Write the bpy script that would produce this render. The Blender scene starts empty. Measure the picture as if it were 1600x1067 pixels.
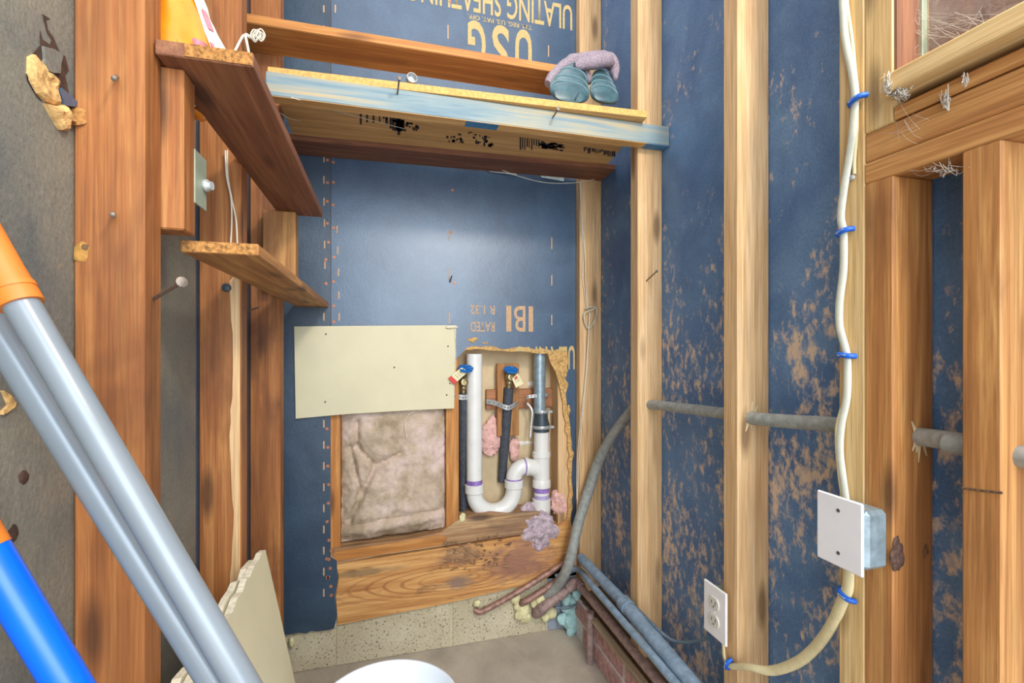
import bpy, bmesh, math, random
from mathutils import Vector, Matrix, noise, geometry

# ------------------------------------------------------------------ camera
F = 747.0                      # focal length in pixels of the 1600x1067 frame
YAW = math.radians(15.35)      # camera is turned to the right of the closet's depth axis
CH = 1.105                     # camera height
SN, CS = math.sin(YAW), math.cos(YAW)
scene = bpy.context.scene
col = scene.collection
cam_d = bpy.data.cameras.new('camera'); cam = bpy.data.objects.new('camera', cam_d)
col.objects.link(cam)
cam_d.sensor_width = 36.0; cam_d.lens = 36.0 * F / 1600.0
cam_d.shift_y = 7.5 / 1600.0
cam_d.clip_start = 0.02
cam.location = (0, 0, CH)
cam.rotation_euler = (math.pi / 2, 0, -YAW)
scene.camera = cam

# ------------------------------------------------------------------ light and exposure
def srgb(r, g, b, a=1.0):
    f = lambda c: (c / 255.0 / 12.92) if c / 255.0 <= 0.04045 else ((c / 255.0 + 0.055) / 1.055) ** 2.4
    return (f(r), f(g), f(b), a)

world = bpy.data.worlds.new('world'); scene.world = world
world.use_nodes = True
bg = world.node_tree.nodes['Background']
bg.inputs[0].default_value = (0.96, 0.97, 1.0, 1); bg.inputs[1].default_value = 2.05

def area(name, loc, target, size, power, color, size_y=None):
    d = bpy.data.lights.new(name, 'AREA'); d.energy = power; d.size = size; d.color = color
    d.shape = 'DISK'
    if size_y: d.shape = 'RECTANGLE'; d.size_y = size_y
    o = bpy.data.objects.new(name, d); col.objects.link(o)
    o.location = loc
    o.rotation_euler = (Vector(target) - Vector(loc)).to_track_quat('-Z', 'Y').to_euler()
    return o
area('ceiling_lamp_light', (0.62, -0.30, 2.32), (0.15, 1.6, 1.1), 0.22, 17.0, (1.0, 0.90, 0.76))
area('doorway_daylight', (0.62, -1.35, 1.80), (0.70, 1.0, 1.70), 1.4, 55.0, (0.70, 0.85, 1.0), 1.7)

vs = scene.view_settings
vs.view_transform = 'Standard'; vs.look = 'None'; vs.exposure = 0.18; vs.gamma = 1.0
vs.use_curve_mapping = False

# ------------------------------------------------------------------ pixel -> place
def D(u, v):
    a = (u - 800.0) / F
    return Vector((SN + a * CS, CS - a * SN, (541.0 - v) / F))
def P(u, v, X=None, Y=None, Z=None, t=None):
    d = D(u, v)
    if X is not None: t = X / d.x
    elif Y is not None: t = Y / d.y
    elif Z is not None: t = (Z - CH) / d.z
    return d * t + Vector((0, 0, CH))

XL, XLS = -0.273, -0.344     # left stud faces, left sheathing
XR, XRS = 0.745, 0.828       # right stud faces, right sheathing
YB = 1.74                    # back sheathing
TOP = 2.75
rnd = random.Random(7)

# ------------------------------------------------------------------ materials
def nt(name):
    m = bpy.data.materials.new(name); m.use_nodes = True
    t = m.node_tree
    b = t.nodes['Principled BSDF']
    return m, t, b
def N(t, kind, **kw):
    n = t.nodes.new(kind)
    for k, v in kw.items():
        if hasattr(n, k): setattr(n, k, v)
        else: n.inputs[k].default_value = v
    return n
def mixc(t, fac, a, b, mode='MIX'):
    n = t.nodes.new('ShaderNodeMix'); n.data_type = 'RGBA'; n.blend_type = mode
    for idx, val in ((0, fac), (6, a), (7, b)):
        if isinstance(val, bpy.types.NodeSocket): t.links.new(val, n.inputs[idx])
        else: n.inputs[idx].default_value = val
    return n.outputs[2]
def math_(t, op, a, b=0.0):
    n = t.nodes.new('ShaderNodeMath'); n.operation = op
    for i, val in enumerate((a, b)):
        if isinstance(val, bpy.types.NodeSocket): t.links.new(val, n.inputs[i])
        else: n.inputs[i].default_value = val
    return n.outputs[0]
def ramp(t, fac, stops):
    n = t.nodes.new('ShaderNodeValToRGB')
    cr = n.color_ramp
    while len(cr.elements) < len(stops): cr.elements.new(0.5)
    for e, (p, c) in zip(cr.elements, stops):
        e.position = p; e.color = c if len(c) == 4 else (*c, 1)
    t.links.new(fac, n.inputs[0])
    return n.outputs[0]
def coords(t, scale, rand=True):
    tc = t.nodes.new('ShaderNodeTexCoord')
    out = tc.outputs['Object']
    if rand:
        oi = t.nodes.new('ShaderNodeObjectInfo')
        mul = t.nodes.new('ShaderNodeVectorMath'); mul.operation = 'MULTIPLY'
        cb = t.nodes.new('ShaderNodeCombineXYZ')
        for i in range(3): t.links.new(oi.outputs['Random'], cb.inputs[i])
        t.links.new(cb.outputs[0], mul.inputs[0]); mul.inputs[1].default_value = (13.7, 7.1, 21.3)
        ad = t.nodes.new('ShaderNodeVectorMath'); ad.operation = 'ADD'
        t.links.new(out, ad.inputs[0]); t.links.new(mul.outputs[0], ad.inputs[1]); out = ad.outputs[0]
    mp = t.nodes.new('ShaderNodeMapping'); mp.inputs['Scale'].default_value = scale
    t.links.new(out, mp.inputs[0])
    return mp.outputs[0]
def noise_(t, vec, scale=1.0, detail=4.0, rough=0.55, dist=0.0):
    n = N(t, 'ShaderNodeTexNoise', Scale=scale, Detail=detail, Roughness=rough, Distortion=dist)
    t.links.new(vec, n.inputs['Vector'])
    return n.outputs['Fac']
def bump(t, b, h, strength=0.3, dist=0.002):
    n = N(t, 'ShaderNodeBump', Strength=strength, Distance=dist)
    t.links.new(h, n.inputs['Height']); t.links.new(n.outputs[0], b.inputs['Normal'])

W = {}
def wood(name, light, mid, dark, axis='Z', stain=0.5, stain_col=None, knots=True, rough=0.62):
    key = (name, axis)
    if key in W: return W[key]
    m, t, b = nt(name + '_' + axis.lower())
    def sc(al, ac): return tuple(al if a == axis else ac for a in 'XYZ')
    fig = noise_(t, coords(t, sc(1.6, 42.0)), 1.0, 6.0, 0.62, 1.2)
    soft = tuple(mid[i] * 0.6 + dark[i] * 0.4 for i in range(3)) + (1,)
    c = ramp(t, fig, [(0.28, soft), (0.48, mid), (0.68, light)])
    fine = noise_(t, coords(t, sc(7.0, 330.0)), 1.0, 3.0, 0.6)
    fr = ramp(t, fine, [(0.3, (0.62, 0.58, 0.55)), (0.58, (1.08, 1.08, 1.08))])
    c = mixc(t, 0.75, c, fr, 'MULTIPLY')
    big = noise_(t, coords(t, sc(3.0, 9.0)), 1.0, 4.0, 0.6, 0.4)
    sf = ramp(t, big, [(0.50, (0, 0, 0)), (0.72, (1, 1, 1))])
    c = mixc(t, math_(t, 'MULTIPLY', sf, stain), c, stain_col or dark)
    if knots:
        vo = N(t, 'ShaderNodeTexVoronoi', Scale=1.0); t.links.new(coords(t, sc(3.4, 13.0)), vo.inputs['Vector'])
        kf = ramp(t, vo.outputs['Distance'], [(0.09, (1, 1, 1)), (0.22, (0, 0, 0))])
        c = mixc(t, math_(t, 'MULTIPLY', kf, 0.75), c, tuple(x * 0.35 for x in dark[:3]) + (1,))
    t.links.new(c, b.inputs['Base Color'])
    b.inputs['Roughness'].default_value = rough
    bump(t, b, fine, 0.25, 0.001)
    W[key] = m
    return m
def plain(name, c, rough=0.5, metal=0.0, var=0.12, scale=40.0, bmp=0.0, spec=0.5):
    if name in W: return W[name]
    m, t, b = nt(name)
    n = noise_(t, coords(t, (1, 1, 1)), scale, 5.0, 0.6)
    lo = tuple(x * (1 - var * 2) for x in c[:3]); hi = tuple(min(1, x * (1 + var)) for x in c[:3])
    t.links.new(ramp(t, n, [(0.3, lo), (0.65, hi)]), b.inputs['Base Color'])
    b.inputs['Roughness'].default_value = rough; b.inputs['Metallic'].default_value = metal
    b.inputs['Specular IOR Level'].default_value = spec
    if bmp: bump(t, b, n, bmp, 0.002)
    W[name] = m
    return m
def sheathing(name, base, base2, scuff, amount, low=0.0, rough=0.5, bmp=0.5, spec=0.5):
    """asphalt coated fibreboard: dark felt-like face, tan fibre showing where it is scuffed"""
    m, t, b = nt(name)
    n1 = noise_(t, coords(t, (1, 1, 1), False), 6.0, 5.0, 0.6, 0.5)
    c = ramp(t, n1, [(0.32, base), (0.68, base2)])
    n2 = noise_(t, coords(t, (1, 1, 1), False), 170.0, 4.0, 0.7)
    c = mixc(t, 0.55, c, ramp(t, n2, [(0.3, (0.62, 0.62, 0.62)), (0.7, (1.35, 1.35, 1.35))]), 'MULTIPLY')
    # scuffs: streaky islands, more of them low on the wall where things rubbed against it
    geo = t.nodes.new('ShaderNodeNewGeometry'); sp = t.nodes.new('ShaderNodeSeparateXYZ')
    t.links.new(geo.outputs['Position'], sp.inputs[0])
    mr = N(t, 'ShaderNodeMapRange'); mr.inputs[1].default_value = 1.75; mr.inputs[2].default_value = 0.75
    mr.inputs[3].default_value = 0.0; mr.inputs[4].default_value = low; mr.clamp = True
    t.links.new(sp.outputs[2], mr.inputs[0])
    s1 = noise_(t, coords(t, (1.0, 1.35, 0.8), False), 40.0, 7.0, 0.72, 0.25)
    s2 = noise_(t, coords(t, (1.0, 1.0, 0.55), False), 6.5, 3.0, 0.6, 0.3)
    s = math_(t, 'ADD', math_(t, 'MULTIPLY', s1, 0.62), math_(t, 'MULTIPLY', s2, 0.38))
    s = math_(t, 'ADD', s, mr.outputs[0])
    s = math_(t, 'ADD', s, amount)
    sf = ramp(t, s, [(0.57, (0, 0, 0)), (0.66, (1, 1, 1))])
    c = mixc(t, math_(t, 'MULTIPLY', sf, 0.85), c, scuff)
    t.links.new(c, b.inputs['Base Color'])
    b.inputs['Roughness'].default_value = rough
    b.inputs['Specular IOR Level'].default_value = spec
    h = math_(t, 'ADD', n2, math_(t, 'MULTIPLY', s1, 1.5))
    bump(t, b, h, bmp, 0.003)
    return m

orange_wood = lambda ax: wood('orange_pine', srgb(214, 156, 88), srgb(189, 124, 58), srgb(134, 78, 34), ax, 0.45, srgb(120, 66, 30))
stud_left_wood = lambda ax: wood('brown_pine', srgb(182, 124, 68), srgb(156, 95, 46), srgb(100, 56, 26), ax, 0.8, srgb(98, 54, 26))
stud_right_wood = lambda ax: wood('tan_pine', srgb(230, 196, 152), srgb(216, 176, 126), srgb(176, 130, 86), ax, 0.3, srgb(172, 124, 84))
header_wood = lambda ax: wood('amber_pine', srgb(212, 158, 94), srgb(180, 122, 66), srgb(126, 76, 38), ax, 0.55, srgb(104, 60, 34))
pale_wood = lambda ax: wood('pale_pine', srgb(228, 198, 146), srgb(212, 176, 118), srgb(178, 138, 84), ax, 0.2, srgb(170, 126, 76))
dark_wood = lambda ax: wood('dark_shelf_wood', srgb(158, 106, 74), srgb(126, 78, 54), srgb(78, 44, 34), ax, 0.5, srgb(150, 104, 62))
mid_wood = lambda ax: wood('golden_shelf_wood', srgb(206, 152, 88), srgb(172, 118, 64), srgb(116, 72, 38), ax, 0.5, srgb(120, 72, 36))
ply_wood = lambda ax: wood('ply_shelf_wood', srgb(240, 196, 130), srgb(220, 168, 100), srgb(166, 116, 64), ax, 0.4, srgb(160, 124, 62), knots=False)
rim_wood = lambda ax: wood('weathered_rim_wood', srgb(214, 164, 104), srgb(190, 132, 78), srgb(120, 78, 52), ax, 0.8, srgb(112, 82, 66))
def rim_mat():
    if 'rim' in W: return W['rim']
    m, t, b = nt('weathered_rim_board')
    tc = t.nodes.new('ShaderNodeNewGeometry')
    def local(u, v, sx_, sz_):
        c = P(u, v, Y=YB)
        sb = t.nodes.new('ShaderNodeVectorMath'); sb.operation = 'SUBTRACT'; t.links.new(tc.outputs['Position'], sb.inputs[0]); sb.inputs[1].default_value = c
        mu = t.nodes.new('ShaderNodeVectorMath'); mu.operation = 'MULTIPLY'; t.links.new(sb.outputs[0], mu.inputs[0]); mu.inputs[1].default_value = (sx_, 0, sz_)
        ln = t.nodes.new('ShaderNodeVectorMath'); ln.operation = 'LENGTH'; t.links.new(mu.outputs[0], ln.inputs[0])
        return ln.outputs['Value']
    gv = coords(t, (3, 3, 60), False)
    g = noise_(t, gv, 1.0, 6.0, 0.6, 0.6)
    c = ramp(t, g, [(0.3, srgb(168, 108, 58)), (0.5, srgb(212, 156, 92)), (0.7, srgb(230, 180, 116))])
    d = local(702, 905, 4.0, 22.0)                # cathedral rings of the plain-sawn board
    wob = noise_(t, coords(t, (6, 6, 20), False), 1.0, 3.0)
    s = math_(t, 'SINE', math_(t, 'ADD', math_(t, 'MULTIPLY', d, 26.0), math_(t, 'MULTIPLY', wob, 6.0)))
    rf = ramp(t, s, [(0.55, (0, 0, 0)), (0.95, (1, 1, 1))])
    fade = ramp(t, d, [(0.1, (0, 0, 0)), (0.5, (1, 1, 1)), (1.1, (1, 1, 1)), (1.7, (0, 0, 0))]) if False else ramp(t, math_(t, 'MULTIPLY', d, 0.5), [(0.1, (0, 0, 0)), (0.3, (1, 1, 1)), (0.6, (1, 1, 1)), (0.9, (0, 0, 0))])
    c = mixc(t, math_(t, 'MULTIPLY', math_(t, 'MULTIPLY', rf, fade), 0.6), c, srgb(146, 86, 44))
    rot = noise_(t, coords(t, (5, 5, 16), False), 2.2, 6.0, 0.7, 0.8)
    for (u, v, a_, z_, col_, amt) in ((722, 868, 9.0, 22.0, srgb(128, 96, 76), .85), (716, 910, 14.0, 34.0, srgb(128, 112, 102), .8), (810, 878, 5.5, 10.0, srgb(150, 106, 90), .85), (560, 896, 5.0, 60.0, srgb(120, 100, 70), .7)):
        dd = math_(t, 'ADD', local(u, v, a_, z_), math_(t, 'MULTIPLY', math_(t, 'SUBTRACT', rot, 0.5), 2.2))
        c = mixc(t, math_(t, 'MULTIPLY', ramp(t, dd, [(0.35, (1, 1, 1)), (0.95, (0, 0, 0))]), amt), c, col_)
    dk = ramp(t, rot, [(0.30, (1, 1, 1)), (0.42, (0, 0, 0))])
    c = mixc(t, math_(t, 'MULTIPLY', dk, 0.55), c, srgb(92, 62, 46))
    t.links.new(c, b.inputs['Base Color']); b.inputs['Roughness'].default_value = .75
    bump(t, b, math_(t, 'ADD', g, rot), .35, .003)
    W['rim'] = m
    return m
rot_wood = lambda ax: wood('rotten_wood', srgb(206, 172, 128), srgb(170, 128, 88), srgb(86, 62, 50), ax, 0.8, srgb(96, 78, 70))

def blue_paint_wood():
    if 'bluepaint' in W: return W['bluepaint']
    m, t, b = nt('worn_blue_painted_wood')
    g = noise_(t, coords(t, (3, 40, 60)), 1.0, 6.0, 0.65, 0.5)
    big = noise_(t, coords(t, (4, 4, 4)), 1.0, 3.0)
    s = math_(t, 'ADD', math_(t, 'MULTIPLY', g, 0.75), math_(t, 'MULTIPLY', big, 0.25))
    c = ramp(t, s, [(0.34, srgb(92, 124, 142)), (0.50, srgb(134, 150, 152)), (0.62, srgb(170, 160, 134)), (0.76, srgb(196, 164, 116))])
    t.links.new(c, b.inputs['Base Color']); b.inputs['Roughness'].default_value = 0.7
    bump(t, b, g, 0.25, 0.001)
    W['bluepaint'] = m
    return m

M_left = sheathing('left_sheathing', srgb(94, 98, 96), srgb(132, 126, 110), srgb(166, 140, 98), -0.055, 0.0, 0.62, 0.35)  # same sheathing on all walls; each wall's light is put into its base colours
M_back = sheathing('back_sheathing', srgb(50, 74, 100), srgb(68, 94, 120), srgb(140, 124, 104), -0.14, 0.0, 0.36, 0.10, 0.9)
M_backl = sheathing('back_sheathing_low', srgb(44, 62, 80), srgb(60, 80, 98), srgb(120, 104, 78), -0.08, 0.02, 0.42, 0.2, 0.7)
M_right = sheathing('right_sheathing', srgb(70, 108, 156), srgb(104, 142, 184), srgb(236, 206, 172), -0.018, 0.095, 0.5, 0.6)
M_fibre = plain('torn_fibre', srgb(208, 166, 104), 0.9, 0, 0.22, 120, 0.6)
M_print = plain('tan_print', srgb(204, 166, 128), 0.8, 0, 0.16, 300)
M_print2 = plain('gold_print', srgb(204, 176, 118), 0.8, 0, 0.14, 300)
M_ink = plain('black_ink', srgb(62, 52, 50), 0.8, 0, 0.2, 300)
M_copper = plain('copper_nail', srgb(190, 122, 88), 0.5, 0.2, 0.15, 200)
M_seam = plain('seam_black', srgb(16, 18, 22), 0.9)
M_steel = plain('zinc_steel', srgb(190, 192, 190), 0.4, 0.35, 0.14, 120)
M_rustnail = plain('nail_steel', srgb(128, 116, 104), 0.5, 0.5, 0.15, 200)
M_galv = plain('galvanised', srgb(158, 176, 184), 0.42, 0.45, 0.14, 60)
M_pvc = plain('white_pvc', srgb(232, 230, 224), 0.28, 0, 0.03, 20)
M_primer = plain('purple_primer', srgb(150, 118, 190), 0.4, 0, 0.2, 60)
M_foam_blk = plain('black_foam_sleeve', srgb(70, 74, 82), 0.75, 0, 0.2, 90, 0.3)
M_rubber = plain('black_rubber', srgb(60, 72, 80), 0.45)
M_brass = plain('brass', srgb(176, 160, 116), 0.35, 0.7, 0.15, 90)
M_bluewheel = plain('blue_enamel', srgb(20, 112, 190), 0.35, 0, 0.12, 90)
M_tag = plain('cream_tag', srgb(232, 220, 176), 0.7, 0, 0.05, 60)
M_red = plain('red_print', srgb(208, 62, 52), 0.6)
M_board = plain('cream_board', srgb(214, 204, 168), 0.55, 0, 0.035, 5)
M_gyps = plain('gypsum_core', srgb(226, 216, 190), 0.9, 0, 0.12, 120, 0.5)
M_kraft = plain('kraft_paper', srgb(186, 156, 112), 0.8, 0, 0.12, 60)
M_drywall = plain('drywall_back_paper', srgb(206, 184, 146), 0.85, 0, 0.10, 9)
M_plaster = plain('plaster_white', srgb(232, 226, 216), 0.8, 0, 0.06, 60, 0.3)
M_conc = None
M_iron = plain('rusty_iron', srgb(164, 138, 132), 0.6, 0.1, 0.22, 60, 0.3)
M_greypipe = plain('grey_pipe', srgb(134, 156, 176), 0.55, 0.05, 0.16, 40, 0.2)
M_conduit = plain('dusty_conduit', srgb(156, 158, 152), 0.6, 0.05, 0.14, 60, 0.15)
M_cond2 = plain('dark_conduit', srgb(104, 122, 136), 0.5, 0.05, 0.12, 60)
M_copperp = plain('copper_pipe', srgb(164, 126, 112), 0.5, 0.35, 0.25, 50)
M_spray = plain('spray_foam', srgb(226, 218, 168), 0.8, 0, 0.12, 60, 0.3)
M_spray2 = plain('pale_spray_foam', srgb(176, 214, 212), 0.8, 0, 0.12, 60, 0.3)
M_pinkins = plain('pink_fibreglass', srgb(226, 178, 168), 0.95, 0, 0.18, 60, 0.8)
M_greyins = plain('grey_pink_fibreglass', srgb(192, 172, 180), 0.95, 0, 0.24, 70, 0.8)
M_white = plain('white_plastic', srgb(236, 232, 232), 0.32, 0, 0.02, 20)
M_outlet = plain('ivory_receptacle', srgb(214, 210, 200), 0.4, 0, 0.03, 40)
M_slot = plain('dark_slot', srgb(70, 66, 62), 0.6)
M_nm = plain('cream_cable', srgb(222, 206, 160), 0.5, 0, 0.07, 40)
M_nm2 = plain('white_cable', srgb(214, 214, 196), 0.45, 0, 0.06, 40)
M_clip = plain('blue_clip', srgb(20, 96, 200), 0.4, 0, 0.08, 60)
M_wire = plain('white_wire', srgb(226, 218, 196), 0.5, 0, 0.06, 80)
M_polegrey = plain('grey_pole_paint', srgb(130, 137, 142), 0.28, 0.1, 0.03, 20)
M_grip = plain('orange_grip', srgb(214, 118, 38), 0.5, 0, 0.05, 30)
M_poleblue = plain('blue_pole_paint', srgb(0, 98, 226), 0.3, 0, 0.04, 20)
M_bucket = plain('bucket_plastic', srgb(226, 232, 240), 0.35, 0, 0.02, 12)
M_boot = plain('teal_rubber', srgb(70, 100, 108), 0.35, 0, 0.2, 30)
M_fleece = plain('mauve_fleece', srgb(158, 142, 152), 0.95, 0, 0.25, 260, 1.0)
M_bag = plain('orange_plastic', srgb(232, 136, 24), 0.35, 0, 0.14, 14)
M_bagw = plain('white_bag_plastic', srgb(238, 228, 206), 0.35, 0, 0.06, 30)
M_bagp = plain('pink_bag_print', srgb(196, 110, 120), 0.5, 0, 0.25, 120)
M_web = plain('cobweb', srgb(190, 182, 168), 0.9)
M_plate = plain('green_grey_plate', srgb(158, 166, 142), 0.5, 0.2, 0.08, 40)
M_bluepatch = plain('blue_paint', srgb(66, 128, 176), 0.6, 0, 0.12, 60)
M_brickm = plain('brick_red', srgb(186, 146, 142), 0.85, 0, 0.22, 60, 0.4)
M_mortar = plain('mortar', srgb(214, 214, 216), 0.9, 0, 0.1, 90, 0.4)
M_poly = plain('clear_plastic_sheet', srgb(196, 208, 206), 0.3)
M_debris = plain('dirt', srgb(104, 78, 52), 0.95, 0, 0.35, 200, 0.8)

def concrete(name, a, b_, speck, pits):
    m, t, b = nt(name)
    n1 = noise_(t, coords(t, (1, 1, 1), False), 5.0, 6.0, 0.6, 0.4)
    c = ramp(t, n1, [(0.3, a), (0.68, b_)])
    n2 = noise_(t, coords(t, (1, 1, 1), False), 120.0, 4.0, 0.7)
    c = mixc(t, ramp(t, n2, [(pits, (1, 1, 1)), (pits + 0.07, (0, 0, 0))]), c, speck)
    t.links.new(c, b.inputs['Base Color']); b.inputs['Roughness'].default_value = 0.8
    bump(t, b, n2, 0.35, 0.002)
    return m
M_conc = concrete('floor_concrete', srgb(158, 148, 134), srgb(202, 190, 172), srgb(138, 126, 110), 0.30)
M_cmu = concrete('block_concrete', srgb(184, 170, 136), srgb(216, 206, 178), srgb(104, 92, 72), 0.36)
M_cmu_bluelit = concrete('block_blue_lit', srgb(128, 140, 160), srgb(164, 172, 184), srgb(96, 100, 116), 0.34)  # block concrete again, with the corner's blue light put into its colour

def batt_mat():
    m, t, b = nt('batt_fibreglass')
    n1 = noise_(t, coords(t, (1, 1, 1), False), 9.0, 5.0, 0.6, 0.5)
    c = ramp(t, n1, [(0.34, srgb(168, 148, 120)), (0.5, srgb(200, 178, 156)), (0.66, srgb(222, 198, 188))])
    n2 = noise_(t, coords(t, (1, 1, 1), False), 90.0, 4.0, 0.7)
    c = mixc(t, 0.5, c, ramp(t, n2, [(0.3, (0.75, 0.72, 0.7)), (0.65, (1.08, 1.08, 1.08))]), 'MULTIPLY')
    t.links.new(c, b.inputs['Base Color']); b.inputs['Roughness'].default_value = 0.95
    bump(t, b, n2, 0.6, 0.004)
    return m
M_batt = batt_mat()

# ------------------------------------------------------------------ object helpers
WL = {}                                       # world location of every object
def link(name, me, loc, parent=None):
    o = bpy.data.objects.new(name, me); col.objects.link(o)
    WL[o] = Vector(loc)
    if parent is not None:
        o.parent = parent; o.location = WL[o] - WL[parent]
    else: o.location = loc
    return o
def tag(o, label=None, cat=None, group=None, kind=None):
    if label: o['label'] = label
    if cat: o['category'] = cat
    if group: o['group'] = group
    if kind: o['kind'] = kind
    return o
def empty(name, loc, label=None, cat=None, group=None, kind=None):
    return tag(link(name, None, loc), label, cat, group, kind)
def finish(name, bm, mats, parent=None, smooth=False, loc=None):
    me = bpy.data.meshes.new(name)
    bmesh.ops.recalc_face_normals(bm, faces=bm.faces)
    if loc is None:
        lo = Vector((min(v.co.x for v in bm.verts), min(v.co.y for v in bm.verts), min(v.co.z for v in bm.verts)))
        hi = Vector((max(v.co.x for v in bm.verts), max(v.co.y for v in bm.verts), max(v.co.z for v in bm.verts)))
        loc = (lo + hi) / 2
    for v in bm.verts: v.co -= Vector(loc)
    if smooth:
        for f in bm.faces: f.smooth = True
    bm.to_mesh(me); bm.free()
    for m in (mats if isinstance(mats, (list, tuple)) else [mats]): me.materials.append(m)
    if smooth and hasattr(me, 'set_sharp_from_angle'): me.set_sharp_from_angle(angle=math.radians(50))
    return link(name, me, loc, parent)

def hexa_bm(p, bevel=0.002):
    """p: 8 corners, bottom ring 0-3, top ring 4-7"""
    bm = bmesh.new()
    v = [bm.verts.new(q) for q in p]
    for f in ((0, 1, 2, 3), (4, 5, 6, 7), (0, 1, 5, 4), (1, 2, 6, 5), (2, 3, 7, 6), (3, 0, 4, 7)):
        bm.faces.new([v[i] for i in f])
    bmesh.ops.recalc_face_normals(bm, faces=bm.faces)
    if bevel: bmesh.ops.bevel(bm, geom=list(bm.edges), offset=bevel, segments=1, affect='EDGES')
    return bm
def box(name, x0, x1, y0, y1, z0, z1, mat, parent=None, bevel=0.002):
    p = [(x0, y0, z0), (x1, y0, z0), (x1, y1, z0), (x0, y1, z0), (x0, y0, z1), (x1, y0, z1), (x1, y1, z1), (x0, y1, z1)]
    return finish(name, hexa_bm(p, bevel), mat, parent)
def prism(name, pts, axis, lo, hi, mats, parent=None, side=None, bevel=0):
    """extrude a 2D outline; axis 'Y': pts are (x,z); 'X': (y,z); 'Z': (x,y)"""
    mk = {'Y': lambda p, h: (p[0], h, p[1]), 'X': lambda p, h: (h, p[0], p[1]), 'Z': lambda p, h: (p[0], p[1], h)}[axis]
    bm = bmesh.new()
    a = [bm.verts.new(mk(p, lo)) for p in pts]; b = [bm.verts.new(mk(p, hi)) for p in pts]
    n = len(pts)
    for tri in geometry.tessellate_polygon([[Vector((p[0], p[1], 0)) for p in pts]]):
        bm.faces.new([a[i] for i in tri]); bm.faces.new([b[i] for i in reversed(tri)])
    for i in range(n):
        f = bm.faces.new([a[i], a[(i + 1) % n], b[(i + 1) % n], b[i]])
        if side is not None: f.material_index = side
    return finish(name, bm, mats, parent)
def jag(p0, p1, n, amp, r):
    out = []
    d = Vector((p1[0] - p0[0], p1[1] - p0[1])); nrm = Vector((-d.y, d.x)).normalized()
    for i in range(n):
        k = i / n
        q = Vector(p0) + d * (k + r.uniform(-0.25, 0.25) / n if 0 < i else k) + nrm * (r.uniform(-amp, amp) if i else 0)
        out.append((q.x, q.y))
    return out
def smooth_path(pts, sub=6):
    pts = [Vector(p) for p in pts]
    if len(pts) < 3 or sub <= 1: return pts
    out = []
    for i in range(len(pts) - 1):
        p0 = pts[max(i - 1, 0)]; p1 = pts[i]; p2 = pts[i + 1]; p3 = pts[min(i + 2, len(pts) - 1)]
        for k in range(sub):
            s = k / sub
            out.append(0.5 * ((2 * p1) + (p2 - p0) * s + (2 * p0 - 5 * p1 + 4 * p2 - p3) * s * s + (3 * p1 - p0 - 3 * p2 + p3) * s ** 3))
    out.append(pts[-1])
    return out
def tube_bm(bm, pts, r, segs=12, sub=6, flat=None):
    """tube along a path; r number or list per control point; flat=(direction, factor) squashes the section"""
    path = smooth_path(pts, sub)
    m = len(path)
    def rad(i):
        if not isinstance(r, (list, tuple)): return r
        k = i / max(m - 1, 1) * (len(r) - 1); j = min(int(k), len(r) - 2)
        return r[j] + (r[j + 1] - r[j]) * (k - j)
    tan = [(path[min(i + 1, m - 1)] - path[max(i - 1, 0)]).normalized() for i in range(m)]
    up = Vector((0, 0, 1)) if abs(tan[0].z) < 0.9 else Vector((0, 1, 0))
    nrm = (up - tan[0] * up.dot(tan[0])).normalized()
    rings = []
    for i in range(m):
        nrm = (nrm - tan[i] * nrm.dot(tan[i]))
        nrm = nrm.normalized() if nrm.length > 1e-6 else Vector((1, 0, 0))
        bi = tan[i].cross(nrm)
        ring = []
        for k in range(segs):
            a = 2 * math.pi * k / segs
            off = (nrm * math.cos(a) + bi * math.sin(a)) * rad(i)
            if flat:
                fd = Vector(flat[0]).normalized(); off = off - fd * off.dot(fd) * (1 - flat[1])
            ring.append(bm.verts.new(path[i] + off))
        rings.append(ring)
    for i in range(m - 1):
        for k in range(segs):
            bm.faces.new([rings[i][k], rings[i][(k + 1) % segs], rings[i + 1][(k + 1) % segs], rings[i + 1][k]])
    bm.faces.new(list(reversed(rings[0]))); bm.faces.new(rings[-1])
    return bm
def tube(name, pts, r, mat, parent=None, segs=14, sub=6, flat=None):
    return finish(name, tube_bm(bmesh.new(), pts, r, segs, sub, flat), mat, parent, smooth=True)
def lathe(name, base, axis, prof, mat, parent=None, segs=28, scallop=None):
    """prof: (radius, height) along axis from base"""
    q = Vector((0, 0, 1)).rotation_difference(Vector(axis).normalized())
    bm = bmesh.new(); rings = []
    for r, h in prof:
        ring = []
        for k in range(segs):
            a = 2 * math.pi * k / segs
            rr = r * (1 + (scallop[1] * math.cos(scallop[0] * a) if scallop and r > scallop[2] else 0))
            ring.append(bm.verts.new(Vector(base) + q @ Vector((max(rr, 1e-5) * math.cos(a), max(rr, 1e-5) * math.sin(a), h))))
        rings.append(ring)
    for i in range(len(rings) - 1):
        for k in range(segs):
            bm.faces.new([rings[i][k], rings[i][(k + 1) % segs], rings[i + 1][(k + 1) % segs], rings[i + 1][k]])
    bm.faces.new(list(reversed(rings[0]))); bm.faces.new(rings[-1])
    return finish(name, bm, mat, parent, smooth=True)
def blob(name, c, size, mat, parent=None, amp=0.35, freq=30.0, sub=3, seed=0, smooth=True):
    bm = bmesh.new(); bmesh.ops.create_icosphere(bm, subdivisions=sub, radius=1.0)
    for v in bm.verts:
        p = Vector((v.co.x * size[0], v.co.y * size[1], v.co.z * size[2]))
        k = 1 + amp * (noise.noise(p * freq + Vector((seed * 3.1, seed, 0))) + 0.5 * noise.noise(p * freq * 2.3 + Vector((seed, 9, 4))) + 0.3 * noise.noise(p * freq * 5 + Vector((seed, 2, 7))))
        v.co = Vector(c) + p * k
    return finish(name, bm, mat, parent, smooth=smooth)
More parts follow.
